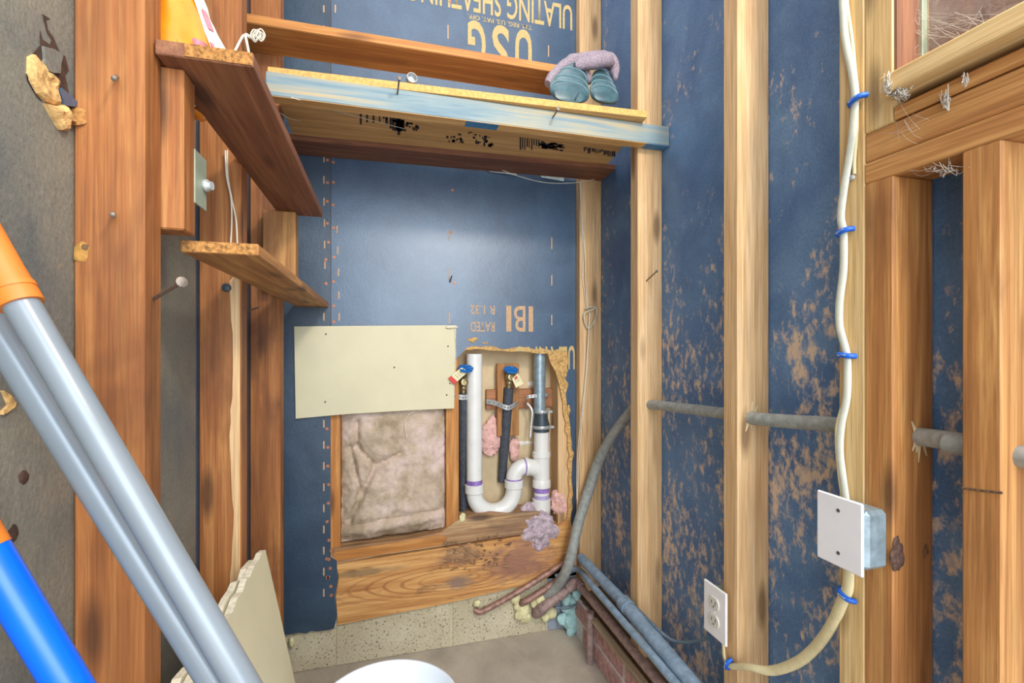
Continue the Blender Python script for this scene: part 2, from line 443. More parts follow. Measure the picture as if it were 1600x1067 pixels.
def text_mesh(s, bold=0.0, spacing=1.0):
    cu = bpy.data.curves.new('lettering', 'FONT'); cu.body = s; cu.size = 1.0; cu.offset = bold; cu.space_character = spacing
    cu.resolution_u = 4
    o = bpy.data.objects.new('lettering', cu); col.objects.link(o)
    bpy.context.view_layer.update()
    dg = bpy.context.evaluated_depsgraph_get()
    me = bpy.data.meshes.new_from_object(o.evaluated_get(dg))
    bpy.data.objects.remove(o); bpy.data.curves.remove(cu)
    return me
def upside_text(name, s, x0, x1, z0, z1, y, mat, parent, bold=0.02, zcut=None):
    """print on the back sheet: the sheet was put up upside down, so the line is turned by 180 degrees"""
    me = text_mesh(s, bold)
    xs = [v.co.x for v in me.vertices]; ys = [v.co.y for v in me.vertices]
    ax, bx, ay, by = min(xs), max(xs), min(ys), max(ys)
    bm = bmesh.new(); bm.from_mesh(me); bpy.data.meshes.remove(me)
    for v in bm.verts:
        lx = (v.co.x - ax) / (bx - ax); ly = (v.co.y - ay) / (by - ay)
        v.co = Vector((x1 - lx * (x1 - x0), y, z1 - ly * (z1 - z0)))
    if zcut is not None:
        bmesh.ops.bisect_plane(bm, geom=list(bm.verts) + list(bm.edges) + list(bm.faces), plane_co=(0, 0, zcut), plane_no=(0, 0, -1), clear_outer=True)
    o = finish(name, bm, mat, parent)
    return o
def bx_(u, v, Y=YB):
    p = P(u, v, Y=Y); return (p.x, p.z)

# ================================================================== THE SETTING
# floor
fl = box('floor', XLS - 0.02, XRS + 0.02, -0.4, 1.76, -0.05, 0.0, M_conc, bevel=0); tag(fl, kind='structure', label='bare grey concrete slab floor with stains', cat='floor')

# ---- left wall: sheathing and studs
wl = tag(link('wall_left', None, (XLS, 0.6, 0)), 'left stud wall with dark fibreboard sheathing toned for its light', 'wall', kind='structure')
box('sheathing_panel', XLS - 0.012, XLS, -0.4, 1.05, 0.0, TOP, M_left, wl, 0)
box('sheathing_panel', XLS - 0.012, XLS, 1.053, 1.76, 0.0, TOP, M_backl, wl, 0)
def left_stud(u_out, u_in, thick, mat=stud_left_wood, inner=None):
    y = P(u_out, 541, X=XLS).y
    xi = P(u_in, 541, Y=y).x if inner is None else inner
    return box('stud', XLS + 0.0005, xi, y, y + thick, 0.0, TOP, mat('Z'), wl, 0.0025), y, xi
sA, yA, xA = left_stud(113, 225, 0.047)
sB, yB_, xB = left_stud(310, 377, 0.044)
# wane strip of pale sapwood along the second stud's face
prism('sapwood_strip', [(P(362 + 3 * math.sin(v / 40.0) + rnd.uniform(-1, 1), v, Y=yB_).x, P(362, v, Y=yB_).z) for v in range(1060, 420, -20)]
      + [(xB - 0.002, P(370, v, Y=yB_).z) for v in (420, 1060)], 'Y', yB_ - 0.0012, yB_ + 0.001, stud_right_wood('Z'), wl)
sC, yC, xC = left_stud(390, 438, 0.05)

# ---- right wall
wr = tag(link('wall_right', None, (XRS, 0.6, 0)), 'right stud wall with scuffed blue-black fibreboard sheathing and brick base', 'wall', kind='structure')
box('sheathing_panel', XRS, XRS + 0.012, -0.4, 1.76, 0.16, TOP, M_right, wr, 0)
def right_stud(u_far, u_near, mat, z0=0.15, z1=TOP, xi=XR):
    yf = P(u_far, 541, X=xi).y; yn = P(u_near, 541, X=xi).y
    return box('stud', xi, XRS - 0.0005, yn, yf, z0, z1, mat('Z'), wr, 0.0025), yn, yf
post_x0 = P(906, 541, Y=1.70).x; 
box('corner_post', post_x0, XRS - 0.0005, 1.70, YB - 0.002, 0.15, TOP, stud_right_wood('Z'), wr, 0.0025)
right_stud(985, 997, stud_right_wood)
right_stud(1130, 1153, stud_right_wood)
right_stud(1310, 1351, pale_wood)
zh0 = P(1351, 288, X=XR).z; zh1 = P(1351, 255, X=XR).z; zh2 = P(1351, 210, X=XR).z
_, yj0, yj1 = right_stud(1351, 1396, header_wood, 0.15, zh0)
right_stud(1351, 1396, pale_wood, zh2, TOP)
right_stud(1502, 1566, header_wood, 0.15, zh0)
box('header_board', XR, XRS - 0.0005, -0.4, yj1, zh0, zh1 - 0.0012, header_wood('Y'), wr, 0.002)
box('header_board', XR + 0.001, XRS - 0.0005, -0.4, yj1, zh1, zh2 - 0.0006, header_wood('Y'), wr, 0.002)
zh3 = P(1600, 72, X=XR).z
box('header_board', XR, XRS - 0.0005, -0.4, yj0, zh2 + 0.0016, zh3, header_wood('Y'), wr, 0.002)
# brick base
box('mortar_bed', 0.722, XRS + 0.01, -0.4, 1.745, 0.0, 0.148, M_mortar, wr, 0)
brick_me = None
for c in range(2):
    y = 1.735 - (0.0 if c else 0.10)
    first = True
    while y > 0.55:
        L = 0.196 if not (first and c == 0) else 0.09
        yy0 = max(y - L, 0.5)
        box('brick', 0.7185 + rnd.uniform(-0.001, 0.001), 0.80, yy0, y, 0.006 + c * 0.072, 0.068 + c * 0.072, M_brickm, wr, 0.003)
        y = yy0 - 0.011; first = False
# window high in the right wall, boarded over from outside
wn = tag(link('window_1', None, (XRS, 0.2, zh3)), 'boarded window above the header with dusty pane and cobwebs', 'window', kind='structure')
zs0 = P(1600, 38, X=0.715).z; zs1 = P(1600, 0, X=0.715).z
box('sill', 0.715, 0.782, -0.4, P(1372, 118, X=0.715).y, zs0, zs1, pale_wood('Y'), wn, 0.002)
m_, t_, b_ = nt('dusty_glass')
n_ = noise_(t_, coords(t_, (1, 1.5, 1.5), False), 14.0, 6.0, 0.75, 0.8)
tr = t_.nodes.new('ShaderNodeBsdfTransparent'); mx = t_.nodes.new('ShaderNodeMixShader')
t_.links.new(ramp(t_, n_, [(0.35, (0.05, 0.05, 0.05)), (0.75, (0.75, 0.75, 0.75))]), mx.inputs[0])
b_.inputs['Base Color'].default_value = srgb(178, 160, 150); b_.inputs['Roughness'].default_value = 0.6
t_.links.new(tr.outputs[0], mx.inputs[1]); t_.links.new(b_.outputs[0], mx.inputs[2])
t_.links.new(mx.outputs[0], t_.nodes['Material Output'].inputs['Surface'])
box('backing_board', 0.818, 0.8275, -0.4, yj0, zs1 - 0.02, TOP, wood('window_backing', srgb(150, 104, 76), srgb(126, 84, 62), srgb(84, 56, 46), 'Z', 0.5), wn, 0)
box('glass_pane', 0.803, 0.806, -0.4, yj0 - 0.002, zs1 - 0.02, TOP, m_, wn, 0)
box('glazing_bead', 0.785, 0.802, -0.4, yj0 - 0.002, zs1 - 0.018, zs1 + 0.018, wood('bead', srgb(178, 140, 96), srgb(150, 110, 74), srgb(110, 78, 54), 'Y', 0.4), wn, 0.001)
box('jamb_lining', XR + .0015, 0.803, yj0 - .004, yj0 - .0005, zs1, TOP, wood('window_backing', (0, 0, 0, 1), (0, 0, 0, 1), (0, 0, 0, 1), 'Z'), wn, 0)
pm = P(1441, 20, X=0.797)
box('muntin', 0.792, 0.802, pm.y - 0.004, pm.y + 0.004, zs1 + 0.018, TOP, M_plate, wn, 0.001)

# ---- back wall: sheathing with the cut-out, framing behind
wb = tag(link('wall_back', None, (0.2, YB, 0)), 'back wall of blue-black fibreboard sheathing with a hole broken through low down', 'wall', kind='structure')
sx = P(517, 541, Y=YB).x
rs = random.Random(3)
left_poly = [(XLS, TOP), (sx - 0.0008, TOP), (sx - 0.0008, bx_(519, 870)[1])] \
    + [bx_(526, 875), bx_(528, 905), bx_(523, 930), bx_(527, 960), bx_(522, 982)] + jag(bx_(515, 984), bx_(446, 992), 7, 0.004, rs) + [(XLS, bx_(446, 992)[1])]
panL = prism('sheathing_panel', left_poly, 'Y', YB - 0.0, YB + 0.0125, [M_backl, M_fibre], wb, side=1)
xr_ = XRS + 0.004
hole_face = [(sx + 0.0008, TOP), (xr_, TOP), (xr_, bx_(905, 866)[1]), bx_(899, 868)] \
    + jag(bx_(892, 845), bx_(896, 700), 14, 0.005, rs) + jag(bx_(893, 700), bx_(884, 585), 11, 0.006, rs) + jag(bx_(886, 585), bx_(888, 548), 4, 0.003, rs) \
    + jag(bx_(886, 546), bx_(716, 541), 16, 0.005, rs) + [bx_(714, 560), bx_(700, 600), (sx + 0.0008, bx_(519, 600)[1])]
rs2 = random.Random(5)
hole_core = [(sx + 0.0008, TOP), (xr_, TOP), (xr_, bx_(905, 866)[1]), bx_(897, 868)] \
    + jag(bx_(888, 845), bx_(889, 700), 12, 0.006, rs2) + jag(bx_(887, 700), bx_(880, 620), 8, 0.006, rs2) + [bx_(874, 600), bx_(868, 580), bx_(860, 566)] \
    + jag(bx_(856, 552), bx_(716, 545), 15, 0.003, rs2) + [bx_(712, 560), bx_(700, 600), (sx + 0.0008, bx_(519, 600)[1])]
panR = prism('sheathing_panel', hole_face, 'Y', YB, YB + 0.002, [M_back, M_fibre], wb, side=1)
core = prism('torn_fibre_core', hole_core, 'Y', YB + 0.0021, YB + 0.0125, M_fibre, panR)
# curled flap of torn paper at the hole's top
blob('torn_flap', P(738, 531, Y=YB - 0.002), (0.016, 0.004, 0.008), M_fibre, panR, 0.6, 90, 3, 2)
blob('torn_flap', P(757, 536, Y=YB - 0.002), (0.012, 0.003, 0.003), M_fibre, panR, 0.6, 90, 3, 5)
for (u, v, w, h) in ((873, 562, .020, .014), (880, 580, .016, .022), (884, 600, .010, .018), (888, 640, .007, .02)):
    blob('torn_flap', P(u, v, Y=YB + 0.001), (w, 0.006, h), M_fibre, panR, 0.6, 60, 3, u)
# print
yt = YB - 0.0007
def T(s, u0, v0, u1, v1, mat, bold=0.02, zc=None, um=None):
    um = um or (u0 + u1) / 2
    x0 = P(u0, 541, Y=yt).x; x1 = P(u1, 541, Y=yt).x
    z1 = P(um, v0, Y=yt).z; z0 = P(um, v1, Y=yt).z
    return upside_text('lettering', s, x0, x1, z0, z1, yt, mat, panR, bold, zc)
for ch, a0, a1 in (('U', 805, 831), ('S', 769, 795), ('G', 731, 759)): T(ch, a0, 39, a1, 113, M_print2, 0.02, um=781)
T('T.M. REG. U.S. PAT. OFF.', 731, 31, 831, 38, M_print2, 0.01)
T('ULATING SHEATHING', 637, 8, 894, 47, M_print2, 0.012, um=888)
for ch, a0, a1 in (('I', 791, 799), ('B', 803, 821), ('I', 826, 833)): T(ch, a0, 478, a1, 518, M_print, 0.008, um=812)
T('RATED', 735, 503, 773, 518, M_print, 0.01)
T('R 1.32', 735, 477, 773, 491, M_print, 0.01)
T('U', 888, 540, 898, 577, M_print2, 0.02)
T('LATING', 806, 541, 886, 585, M_print2, 0.012, zc=P(850, 549, Y=yt).z)
# staples and nail heads
def dots(name, pts, r, mat, parent):
    bm = bmesh.new()
    for (u, v) in pts:
        c = P(u, v, Y=YB)
        a = [bm.verts.new((c.x + r * math.cos(k * math.pi / 4), YB - 0.0012, c.z + r * math.sin(k * math.pi / 4))) for k in range(8)]
        b = [bm.verts.new((c.x + r * 1.15 * math.cos(k * math.pi / 4), YB + 0.001, c.z + r * 1.15 * math.sin(k * math.pi / 4))) for k in range(8)]
        bm.faces.new(a)
        for k in range(8): bm.faces.new([a[k], a[(k + 1) % 8], b[(k + 1) % 8], b[k]])
    return tag(finish(name, bm, mat, parent), kind='stuff')
def bars(name, pts, mat, parent, w=0.0022):
    bm = bmesh.new()
    for (u, v, h) in pts:
        c = P(u, v, Y=YB)
        p = [(c.x - w, YB - 0.001, c.z - h), (c.x + w, YB - 0.001, c.z - h), (c.x + w, YB + 0.001, c.z - h), (c.x - w, YB + 0.001, c.z - h)]
        p += [(x, y, z + 2 * h) for x, y, z in p]
        v8 = [bm.verts.new(q) for q in p]
        for f in ((0, 1, 2, 3), (4, 5, 6, 7), (0, 1, 5, 4), (1, 2, 6, 5), (2, 3, 7, 6), (3, 0, 4, 7)): bm.faces.new([v8[i] for i in f])
    return tag(finish(name, bm, mat, parent), kind='stuff')
z1 = lambda x, y: (440 + x / 3.556, 220 + y / 3.556)
nl = [z1(*p) for p in ((254, 107), (255, 233), (254, 337), (254, 459), (261, 564), (246, 660), (247, 793))]
nr = [z1(*p) for p in ((287, 119), (288, 231), (286, 357), (289, 484), (292, 647), (289, 782), (290, 918), (291, 1005))]
nl += [(512 + rnd.uniform(-2, 2), v) for v in range(670, 930, 29)]
nl += [(516 + rnd.uniform(-3, 3), 860 + k * 14) for k in range(6)]
nr += [(707, 297), (705, 363), (714, 86), (710, 442), (703, 3)]
dots('nail_heads', nl, 0.0052, M_copper, panL); dots('nail_heads', nr, 0.0052, M_copper, panR)
sl = [z1(*p) + (0.013,) for p in ((235, 98), (235, 217), (236, 338), (238, 457), (239, 577), (241, 690), (235, 977))]
sl += [(506, v, 0.013) for v in range(662, 930, 33)] + [(506, 14, 0.012), (506, 46, 0.012)]
sr = [z1(*p) + (0.013,) for p in ((308, 493), (312, 609), (316, 730), (318, 858), (320, 978), (289, 75))]
sr += [(702, 368, 0.018), (702, 428, 0.018), (702, 496, 0.022), (862, 380, 0.022), (862, 438, 0.02), (862, 500, 0.02), (700, 50, 0.025), (857, 80, 0.022), (524, 14, 0.014)]
bars('staples', sl, M_print, panL); bars('staples', sr, M_print, panR)
# a nail bent over in the sheet
tube('nail', [P(703, 441, Y=YB), P(706, 431, Y=YB - 0.03)], 0.0025, M_rustnail, wb, 8, 1)

# framing behind the hole
YC0, YC1 = YB + 0.0135, YB + 0.105          # stud faces / back of the cavity
cw = lambda n, u0, u1, v0, v1, mat, y0=YC0, y1=YC1, par=wb: box(n, P(u0, 541, Y=y0).x, P(u1, 541, Y=y0).x, y0, y1, P(u0, v1, Y=y0).z, P(u1, v0, Y=y0).z, mat, par, 0.002)
cw('stud', 508, 532, 560, 884, orange_wood('Z'))
cw('stud', 697, 717, 540, 836, orange_wood('Z'))
cw('stud', 872, 900, 540, 832, stud_right_wood('Z'))
box('drywall_backing', XLS, XRS, YC1, YC1 + 0.012, 0.0, 1.45, M_drywall, wb, 0)
box('seam_backing', sx - 0.02, sx + 0.02, YC0, YC0 + 0.09, 1.13, TOP, stud_left_wood('Z'), wb, 0)  # added backing, keeps the bright background from showing through the seam
for (u0, u1, v0, v1) in ((802, 836, 690, 694), (858, 874, 684, 690), (868, 873, 640, 690), (824, 836, 596, 604), (738, 742, 690, 800)):
    a = P(u0, v0, Y=YC1); b = P(u1, v1, Y=YC1)
    blob('plaster_smear', (a + b) / 2, (max(abs(b.x - a.x) / 2, .004), .002, max(abs(b.z - a.z) / 2, .004)), M_plaster, wb, 0.4, 60, 2, u0)
# bottom plate and rim board
pl = [bx_(521, 883), bx_(521, 858), bx_(560, 853), bx_(640, 843), bx_(690, 832), bx_(712, 816), bx_(735, 806), bx_(765, 800), bx_(800, 803), bx_(848, 800), bx_(848, 832), bx_(800, 838), bx_(720, 850), bx_(600, 868)]
prism('bottom_plate', pl, 'Y', YB + 0.006, YC1, rot_wood('X'), wb)
pl2 = [bx_(523, 878), bx_(523, 862), bx_(600, 851), bx_(688, 836), bx_(700, 842), bx_(690, 852), bx_(600, 866)]
prism('plate_face', pl2, 'Y', YB + 0.003, YB + 0.0062, orange_wood('X'), wb)
rim = [bx_(528, 977), bx_(525, 930), bx_(530, 900), bx_(524, 884)] + jag(bx_(530, 882), bx_(880, 828), 14, 0.002, rs) + [bx_(886, 812), bx_(891, 808), bx_(893, 830), bx_(894, 870), bx_(870, 893), bx_(848, 908), bx_(700, 943)]
prism('rim_board', rim, 'Y', YB + 0.002, YC1, rim_mat(), wb)
# splinters of rot between plate and rim
bm = bmesh.new()
for k in range(70):
    u = rs.uniform(690, 800); v = 858 - (u - 700) * 0.16 + rs.uniform(-14, 42)
    a = P(u, v, Y=YB - rs.uniform(0, 0.006)); b = a + Vector((rs.uniform(-.03, .03), rs.uniform(-.004, .006), rs.uniform(-.006, .006)))
    tube_bm(bm, [a, (a + b) / 2 + Vector((0, -.003, .002)), b], [0.0018, 0.003, 0.001], 4, 2)
tag(finish('splinters', bm, rot_wood('X'), wb), kind='stuff')
blob('rot_pocket', P(717, 866, Y=YB + 0.004), (0.06, 0.003, 0.03), rot_wood('X'), wb, 0.7, 40, 4, 3)
# concrete block course
bz = 0.2
cuts = [XLS, P(522, 1000, Y=YB).x, P(706, 960, Y=YB).x, 0.62, XRS + 0.01]
for i in range(4):
    box('concrete_block', cuts[i] + 0.005, cuts[i + 1] - 0.005, YB + 0.014, YB + 0.10, 0.0, bz, M_cmu if i < 3 else M_cmu_bluelit, wb, 0.003)
box('mortar_bed', XLS, XRS + 0.01, YB + 0.017, YB + 0.1, 0.0, bz, M_cmu, wb, 0)

# ---- wall nails
def nail(par, base, tip, r=0.0021, head=0.0055, mat=M_rustnail, name='nail'):
    b = Vector(base); t = Vector(tip); d = (t - b).normalized()
    L = (t - b).length
    return lathe(name, b - d * 0.004, d, [(r, 0), (r, L), (head, L + .0005), (head, L + 0.003), (head * .6, L + 0.0038)], mat, par, 10)
nail(wl, P(240, 467, X=xA), P(285, 440, X=-0.218), 0.0026, 0.0062)
nail(wl, P(183, 119, Y=yA), P(178, 123, Y=yA - 0.03), 0.0018, 0.003)
nail(wl, P(178, 333, Y=yA), P(176, 336, Y=yA - 0.02), 0.0018, 0.003)
nail(wl, P(386, 486, X=xB), P(406, 480, X=xB + 0.03), 0.0016, 0.0018)
nail(wr, P(1010, 439, Y=P(997, 541, X=XR).y), P(1027, 423, Y=P(997, 541, X=XR).y - 0.05), 0.002, 0.004)
lathe('cable_grommet', P(355, 450, Y=yB_), (0.1, -1, 0), [(0.008, 0), (0.008, 0.012), (0.005, 0.014)], M_rubber, wl, 12)

# scars in the studs
blob('gouge', P(126, 392, Y=yA), (0.008, 0.0015, 0.011), plain('gouge_wood', srgb(168, 122, 58), .9, 0, .3, 90, .6), wl, .4, 60, 3, 2)
blob('gouge', P(133, 386, Y=yA), (0.004, 0.002, 0.004), M_debris, wl, .4, 60, 3, 5)
blob('knot', P(1402, 866, Y=yj0), (0.012, 0.003, 0.026), plain('dark_knot', srgb(92, 66, 56), .8, 0, .35, 160, .6), wr, .4, 50, 4, 3)
blob('knot', P(1446, 861, Y=yj0), (0.008, 0.001, 0.012), plain('brown_knot', srgb(150, 100, 62), .8, 0, .3, 160, .5), wr, .2, 50, 3, 7)
tube('crack', [P(1503, 762, X=XR), P(1530, 766, X=XR), P(1566, 770, X=XR)], .0016, M_debris, wr, 6)
# torn hole in the left sheathing; its shaded gap is a flat dark patch
def lpoly(name, px, x, th, mat):
    pts = [(P(u, v, X=XLS).y, P(u, v, X=XLS).z) for u, v in px]
    return prism(name, pts, 'X', x, x + th, mat, wl)
zq = lambda x, y: (x / 5.333, 20 + y / 5.333)
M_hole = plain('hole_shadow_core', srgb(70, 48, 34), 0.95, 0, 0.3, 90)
def chunk(px, depth, mat, name='torn_fibre', seed=1):
    """a lumpy peeled piece of fibreboard: outline traced on the wall, surface raised towards the room"""
    pts = [(P(*zq(*q), X=XLS).y, P(*zq(*q), X=XLS).z) for q in px]
    cy = sum(p[0] for p in pts) / len(pts); cz = sum(p[1] for p in pts) / len(pts)
    bm = bmesh.new(); rings = []
    for k, h in ((1.0, 0.0), (0.97, 0.5), (0.8, 0.9), (0.5, 1.0), (0.2, 0.8)):
        ring = []
        m = len(pts) * 3
        for i in range(m):
            a = pts[i // 3]; b = pts[(i // 3 + 1) % len(pts)]; s = (i % 3) / 3
            y = a[0] + (b[0] - a[0]) * s; z = a[1] + (b[1] - a[1]) * s
            y = cy + (y - cy) * k; z = cz + (z - cz) * k
            j = noise.noise(Vector((y * 90, z * 90, seed))) * 0.4 + 1
            ring.append(bm.verts.new((XLS - 0.001 + depth * h * j, y, z)))
        rings.append(ring)
    for i in range(4):
        m = len(rings[0])
        for q in range(m): bm.faces.new([rings[i][q], rings[i][(q + 1) % m], rings[i + 1][(q + 1) % m], rings[i + 1][q]])
    bm.faces.new(rings[-1]); bm.faces.new(list(reversed(rings[0])))
    return finish(name, bm, mat, wl, smooth=False)
lpoly('torn_hole_shade', [zq(*q) for q in ((350, 10), (415, 50), (380, 60), (395, 140), (440, 200), (470, 275), (500, 340), (540, 360), (570, 480), (540, 520), (570, 670), (640, 760), (590, 850), (540, 800), (480, 640), (470, 520), (330, 400), (220, 560), (345, 740), (300, 700), (215, 520), (270, 340), (330, 270), (330, 150), (350, 220), (410, 265), (430, 230), (385, 160), (360, 60))], XLS - 0.004, 0.0046, M_hole)
chunk([(220, 365), (270, 340), (320, 400), (325, 470), (420, 500), (480, 570), (480, 610), (455, 640), (470, 700), (490, 770), (440, 770), (370, 740), (290, 670), (245, 590), (215, 500)], 0.007, M_fibre, seed=4)
chunk([(350, 750), (440, 770), (500, 760), (560, 880), (590, 910), (545, 900), (535, 980), (480, 975), (420, 880)], 0.010, M_fibre, seed=9)
chunk([(590, 800), (625, 755), (675, 775), (685, 845), (640, 890), (625, 950), (580, 930), (600, 870)], 0.016, plain('brown_fibre', srgb(168, 118, 62), .9, 0, .3, 120, .7), seed=2)
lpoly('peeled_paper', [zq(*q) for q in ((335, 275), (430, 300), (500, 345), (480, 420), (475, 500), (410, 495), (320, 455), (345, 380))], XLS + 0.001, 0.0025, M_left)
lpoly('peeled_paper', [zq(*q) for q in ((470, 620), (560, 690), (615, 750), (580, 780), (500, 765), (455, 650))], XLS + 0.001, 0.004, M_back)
lpoly('torn_fibre', [(0, 610), (12, 618), (20, 630), (18, 636), (6, 645), (0, 648), (0, 642), (10, 632)], XLS, 0.003, M_fibre)
for (u, v, s) in ((36, 745, 1), (20, 832, 2)):
    blob('torn_fibre', P(u, v, X=XLS), (0.002, 0.008, 0.008), M_hole, wl, 0.6, 90, 2, s)

# ================================================================== SHELVES
zL = P(396, 105, X=-0.16).z; yn = P(396, 105, X=-0.16).y; yf = P(503, 337, X=-0.16).y
sh = hexa_bm([(XL + 0.002, yn, zL), (-0.16, yn, zL), (-0.158, yf, zL), (XL + 0.002, yf, zL), (XL + 0.002, yn, zL + 0.019), (-0.16, yn, zL + 0.019), (-0.158, yf, zL + 0.019), (XL + 0.002, yf, zL + 0.019)], 0.0015)
upL = tag(finish('shelf_board', sh, dark_wood('Y')), 'dark brown wooden shelf along the left studs, carrying the orange bag', 'shelf')
box('rough_cut_end', XL + 0.035, -0.161, yn - 0.0015, yn + 0.001, zL + 0.0015, zL + 0.0178, plain('rough_cut_end_grain', srgb(168, 116, 60), .95, 0, .35, 180, 1.0), upL, 0)
zl2 = 0.5 * (P(403, 406, X=-0.172).z + P(513, 477, X=-0.172).z)
yn2 = P(404, 406, X=-0.172).y
loL = tag(box('shelf_board', XL + 0.001, -0.172, yn2, YB - 0.004, zl2, zl2 + 0.017, mid_wood('Y'), None, 0.0015), 'golden wooden shelf low on the left studs, below the dark brown shelf', 'shelf')
box('rough_cut_end', XL + 0.004, -0.175, yn2 - 0.0012, yn2 + 0.001, zl2 + 0.001, zl2 + 0.016, plain('rough_cut_end_grain2', srgb(176, 124, 66), .95, 0, .35, 180, 1.0), loL, 0)
# uprights that hold the dark shelf
yk = yA + 0.0495
xk = P(287, 300, Y=yk).x
tag(box('shelf_upright', XLS + 0.001, xk, yk, yk + 0.04, zl2 + 0.02, zL - 0.0005, stud_left_wood('Z'), None, 0.002), 'short brown upright under the cut end of the dark shelf', 'wood block')
yk3 = yC - 0.044
tag(box('shelf_upright', P(410, 360, Y=yk3).x, P(462, 360, Y=yk3).x, yk3, yC - 0.0005, zl2 + 0.0175, zL - 0.0005, mid_wood('Z'), None, 0.002), 'short brown upright holding the far end of the dark shelf at the back corner', 'wood block')

# blue painted ledger across the closet
yl0 = 1.245
zb1 = P(1033, 196, Y=yl0).z; zb0 = P(1033, 226, Y=yl0).z
led = tag(box('ledger_board', xC + 0.004, XRS - 0.001, yl0, 1.2835, zb0, zb1, blue_paint_wood(), None, 0.002), 'worn blue painted board carrying the front of the high shelf', 'board')
box('bare_underside', xC + 0.006, XRS - 0.075, yl0 + 0.0015, 1.282, zb0 - 0.0007, zb0 + 0.001, ply_wood('X'), led, 0)
box('blue_patch', P(728, 190, Z=zb0).x, P(778, 198, Z=zb0).x, yl0 + 0.002, 1.28, zb0 - 0.0012, zb0, M_bluepatch, led, 0)
box('blue_patch', XRS - 0.075, XRS - 0.003, yl0 + 0.002, 1.28, zb0 - 0.0012, zb0 + 0.0008, M_bluepatch, led, 0)
nail(led, P(621, 147, Y=yl0), P(624, 121, Y=yl0 - 0.055), 0.0022, 0.0055)
nail(led, P(864, 183, Y=yl0), P(873, 169, Y=yl0 - 0.05), 0.0022, 0.0055)
# printed plywood shelf on it (set slightly askew) 
zs = zb1 + 0.0008
yfL, yfR = 1.262, 1.215
xe0, xe1 = P(1011, 168, Y=yfR).x, 0.785
x_l = xC + 0.006
p = [(x_l, yfL, zs), (xe0, yfR, zs), (xe1, 1.565, zs), (x_l, 1.60, zs)]
p += [(x, y, z + 0.019) for x, y, z in p]
ply = tag(finish('shelf_board', hexa_bm(p, 0.001), ply_wood('X')), 'tan plywood shelf with black print underneath, resting on the blue board', 'shelf')
box('sawn_edge', -0.2, xe0 - 0.004, 0, 0.001, 0, 0.001, ply_wood('X'), ply, 0).hide_render = False
_se = ply.children[0]
me = _se.data
a = Vector((x_l, yfL - 0.0006, zs + 0.0005)); b = Vector((xe0 - 0.001, yfR - 0.0006, zs + 0.0005))
bpy.data.objects.remove(_se)
finish('sawn_edge', hexa_bm([a, b, b + Vector((0, .002, 0)), a + Vector((0, .002, 0)), a + Vector((0, 0, .018)), b + Vector((0, 0, .018)), b + Vector((0, .002, .018)), a + Vector((0, .002, .018))], 0), plain('sawn_edge_gold', srgb(214, 168, 96), .8, 0, .15, 120), ply)
# illegible black print under it
bm = bmesh.new()
rp = random.Random(11)
def ink(u, v, du, dv):
    v += 12
    q = [P(u, v, Z=zs), P(u + du, v + du * 0.15, Z=zs), P(u + du, v + du * 0.15 + dv, Z=zs), P(u, v + dv, Z=zs)]
    bm.faces.new([bm.verts.new((w.x, w.y, zs - 0.0008)) for w in q])
for (u0, v0, n, w) in ((562, 158, 7, 9), (598, 164, 3, 14), (618, 172, 8, 4)):
    for k in range(n):
        u = u0 + k * (30 if w == 9 else 16 if w == 14 else 4.2) / 3; ink(u, v0 + (u - u0) * .15 + rp.uniform(0, 6), rp.uniform(2, 4.5), rp.uniform(8, 22))
for k in range(26):
    u = rp.uniform(612, 650); ink(u, 168 + (u - 600) * .15 + rp.uniform(0, 18), rp.uniform(3, 9), rp.uniform(2, 5))
for (u0, u1, v0, n) in ((697, 709, 188, 7), (712, 720, 191, 7), (730, 770, 192, 22)):
    for k in range(n):
        u = rp.uniform(u0, u1); ink(u, v0 + (u - u0) * .15 + rp.uniform(0, 18), rp.uniform(1.5, 6), rp.uniform(1.5, 5))
for k in range(9): ink(812 + k * 3.6, 202 + k * .5, rp.uniform(1.4, 2.4), rp.uniform(9, 20))
for k in range(30):
    u = rp.uniform(838, 876); ink(u, 206 + (u - 838) * .15 + rp.uniform(0, 10), rp.uniform(4, 9), rp.uniform(2, 4))
for k in range(16):
    u = 912 + k * 3.1; ink(u, 216 + k * .45 + rp.uniform(0, 2), rp.uniform(1.5, 3), rp.uniform(4, 9))
for k in range(5): ink(470 + k * 16, 152 + k * 2, 4, 1.5)
tag(finish('print', bm, M_ink, ply), kind='stuff')
# dark board behind the plywood
zd = zs - 0.012
tag(finish('shelf_board', hexa_bm([(XLS + .004, 1.612, zd), (0.822, 1.577, zd), (0.826, 1.697, zd), (XLS + .004, 1.735, zd), (XLS + .004, 1.612, zd + .02), (0.822, 1.577, zd + .02), (0.826, 1.697, zd + .02), (XLS + .004, 1.735, zd + .02)], 0.002), dark_wood('X')),
    'dark red-brown board forming the back of the high shelf against the sheathing', 'shelf')
# plank above, nailed to the left stud
zp = P(670, 121, Y=1.44).z; yp0 = P(670, 81, Z=zp).y
pk = tag(box('plank', XLS + 0.003, 0.58, yp0, yC - 0.0005, zp, zp + 0.023, mid_wood('X'), None, 0.002), 'brown plank with its lit front edge coloured orange set above the high shelf', 'plank')
box('lit_front_edge', XLS + 0.005, 0.579, yp0 - 0.0008, yp0 + 0.001, zp + 0.001, zp + 0.022, orange_wood('X'), pk, 0)  # lit look of the edge put into a lighter orange wood

# ================================================================== THINGS ON THE SHELVES
zt = zs + 0.0195
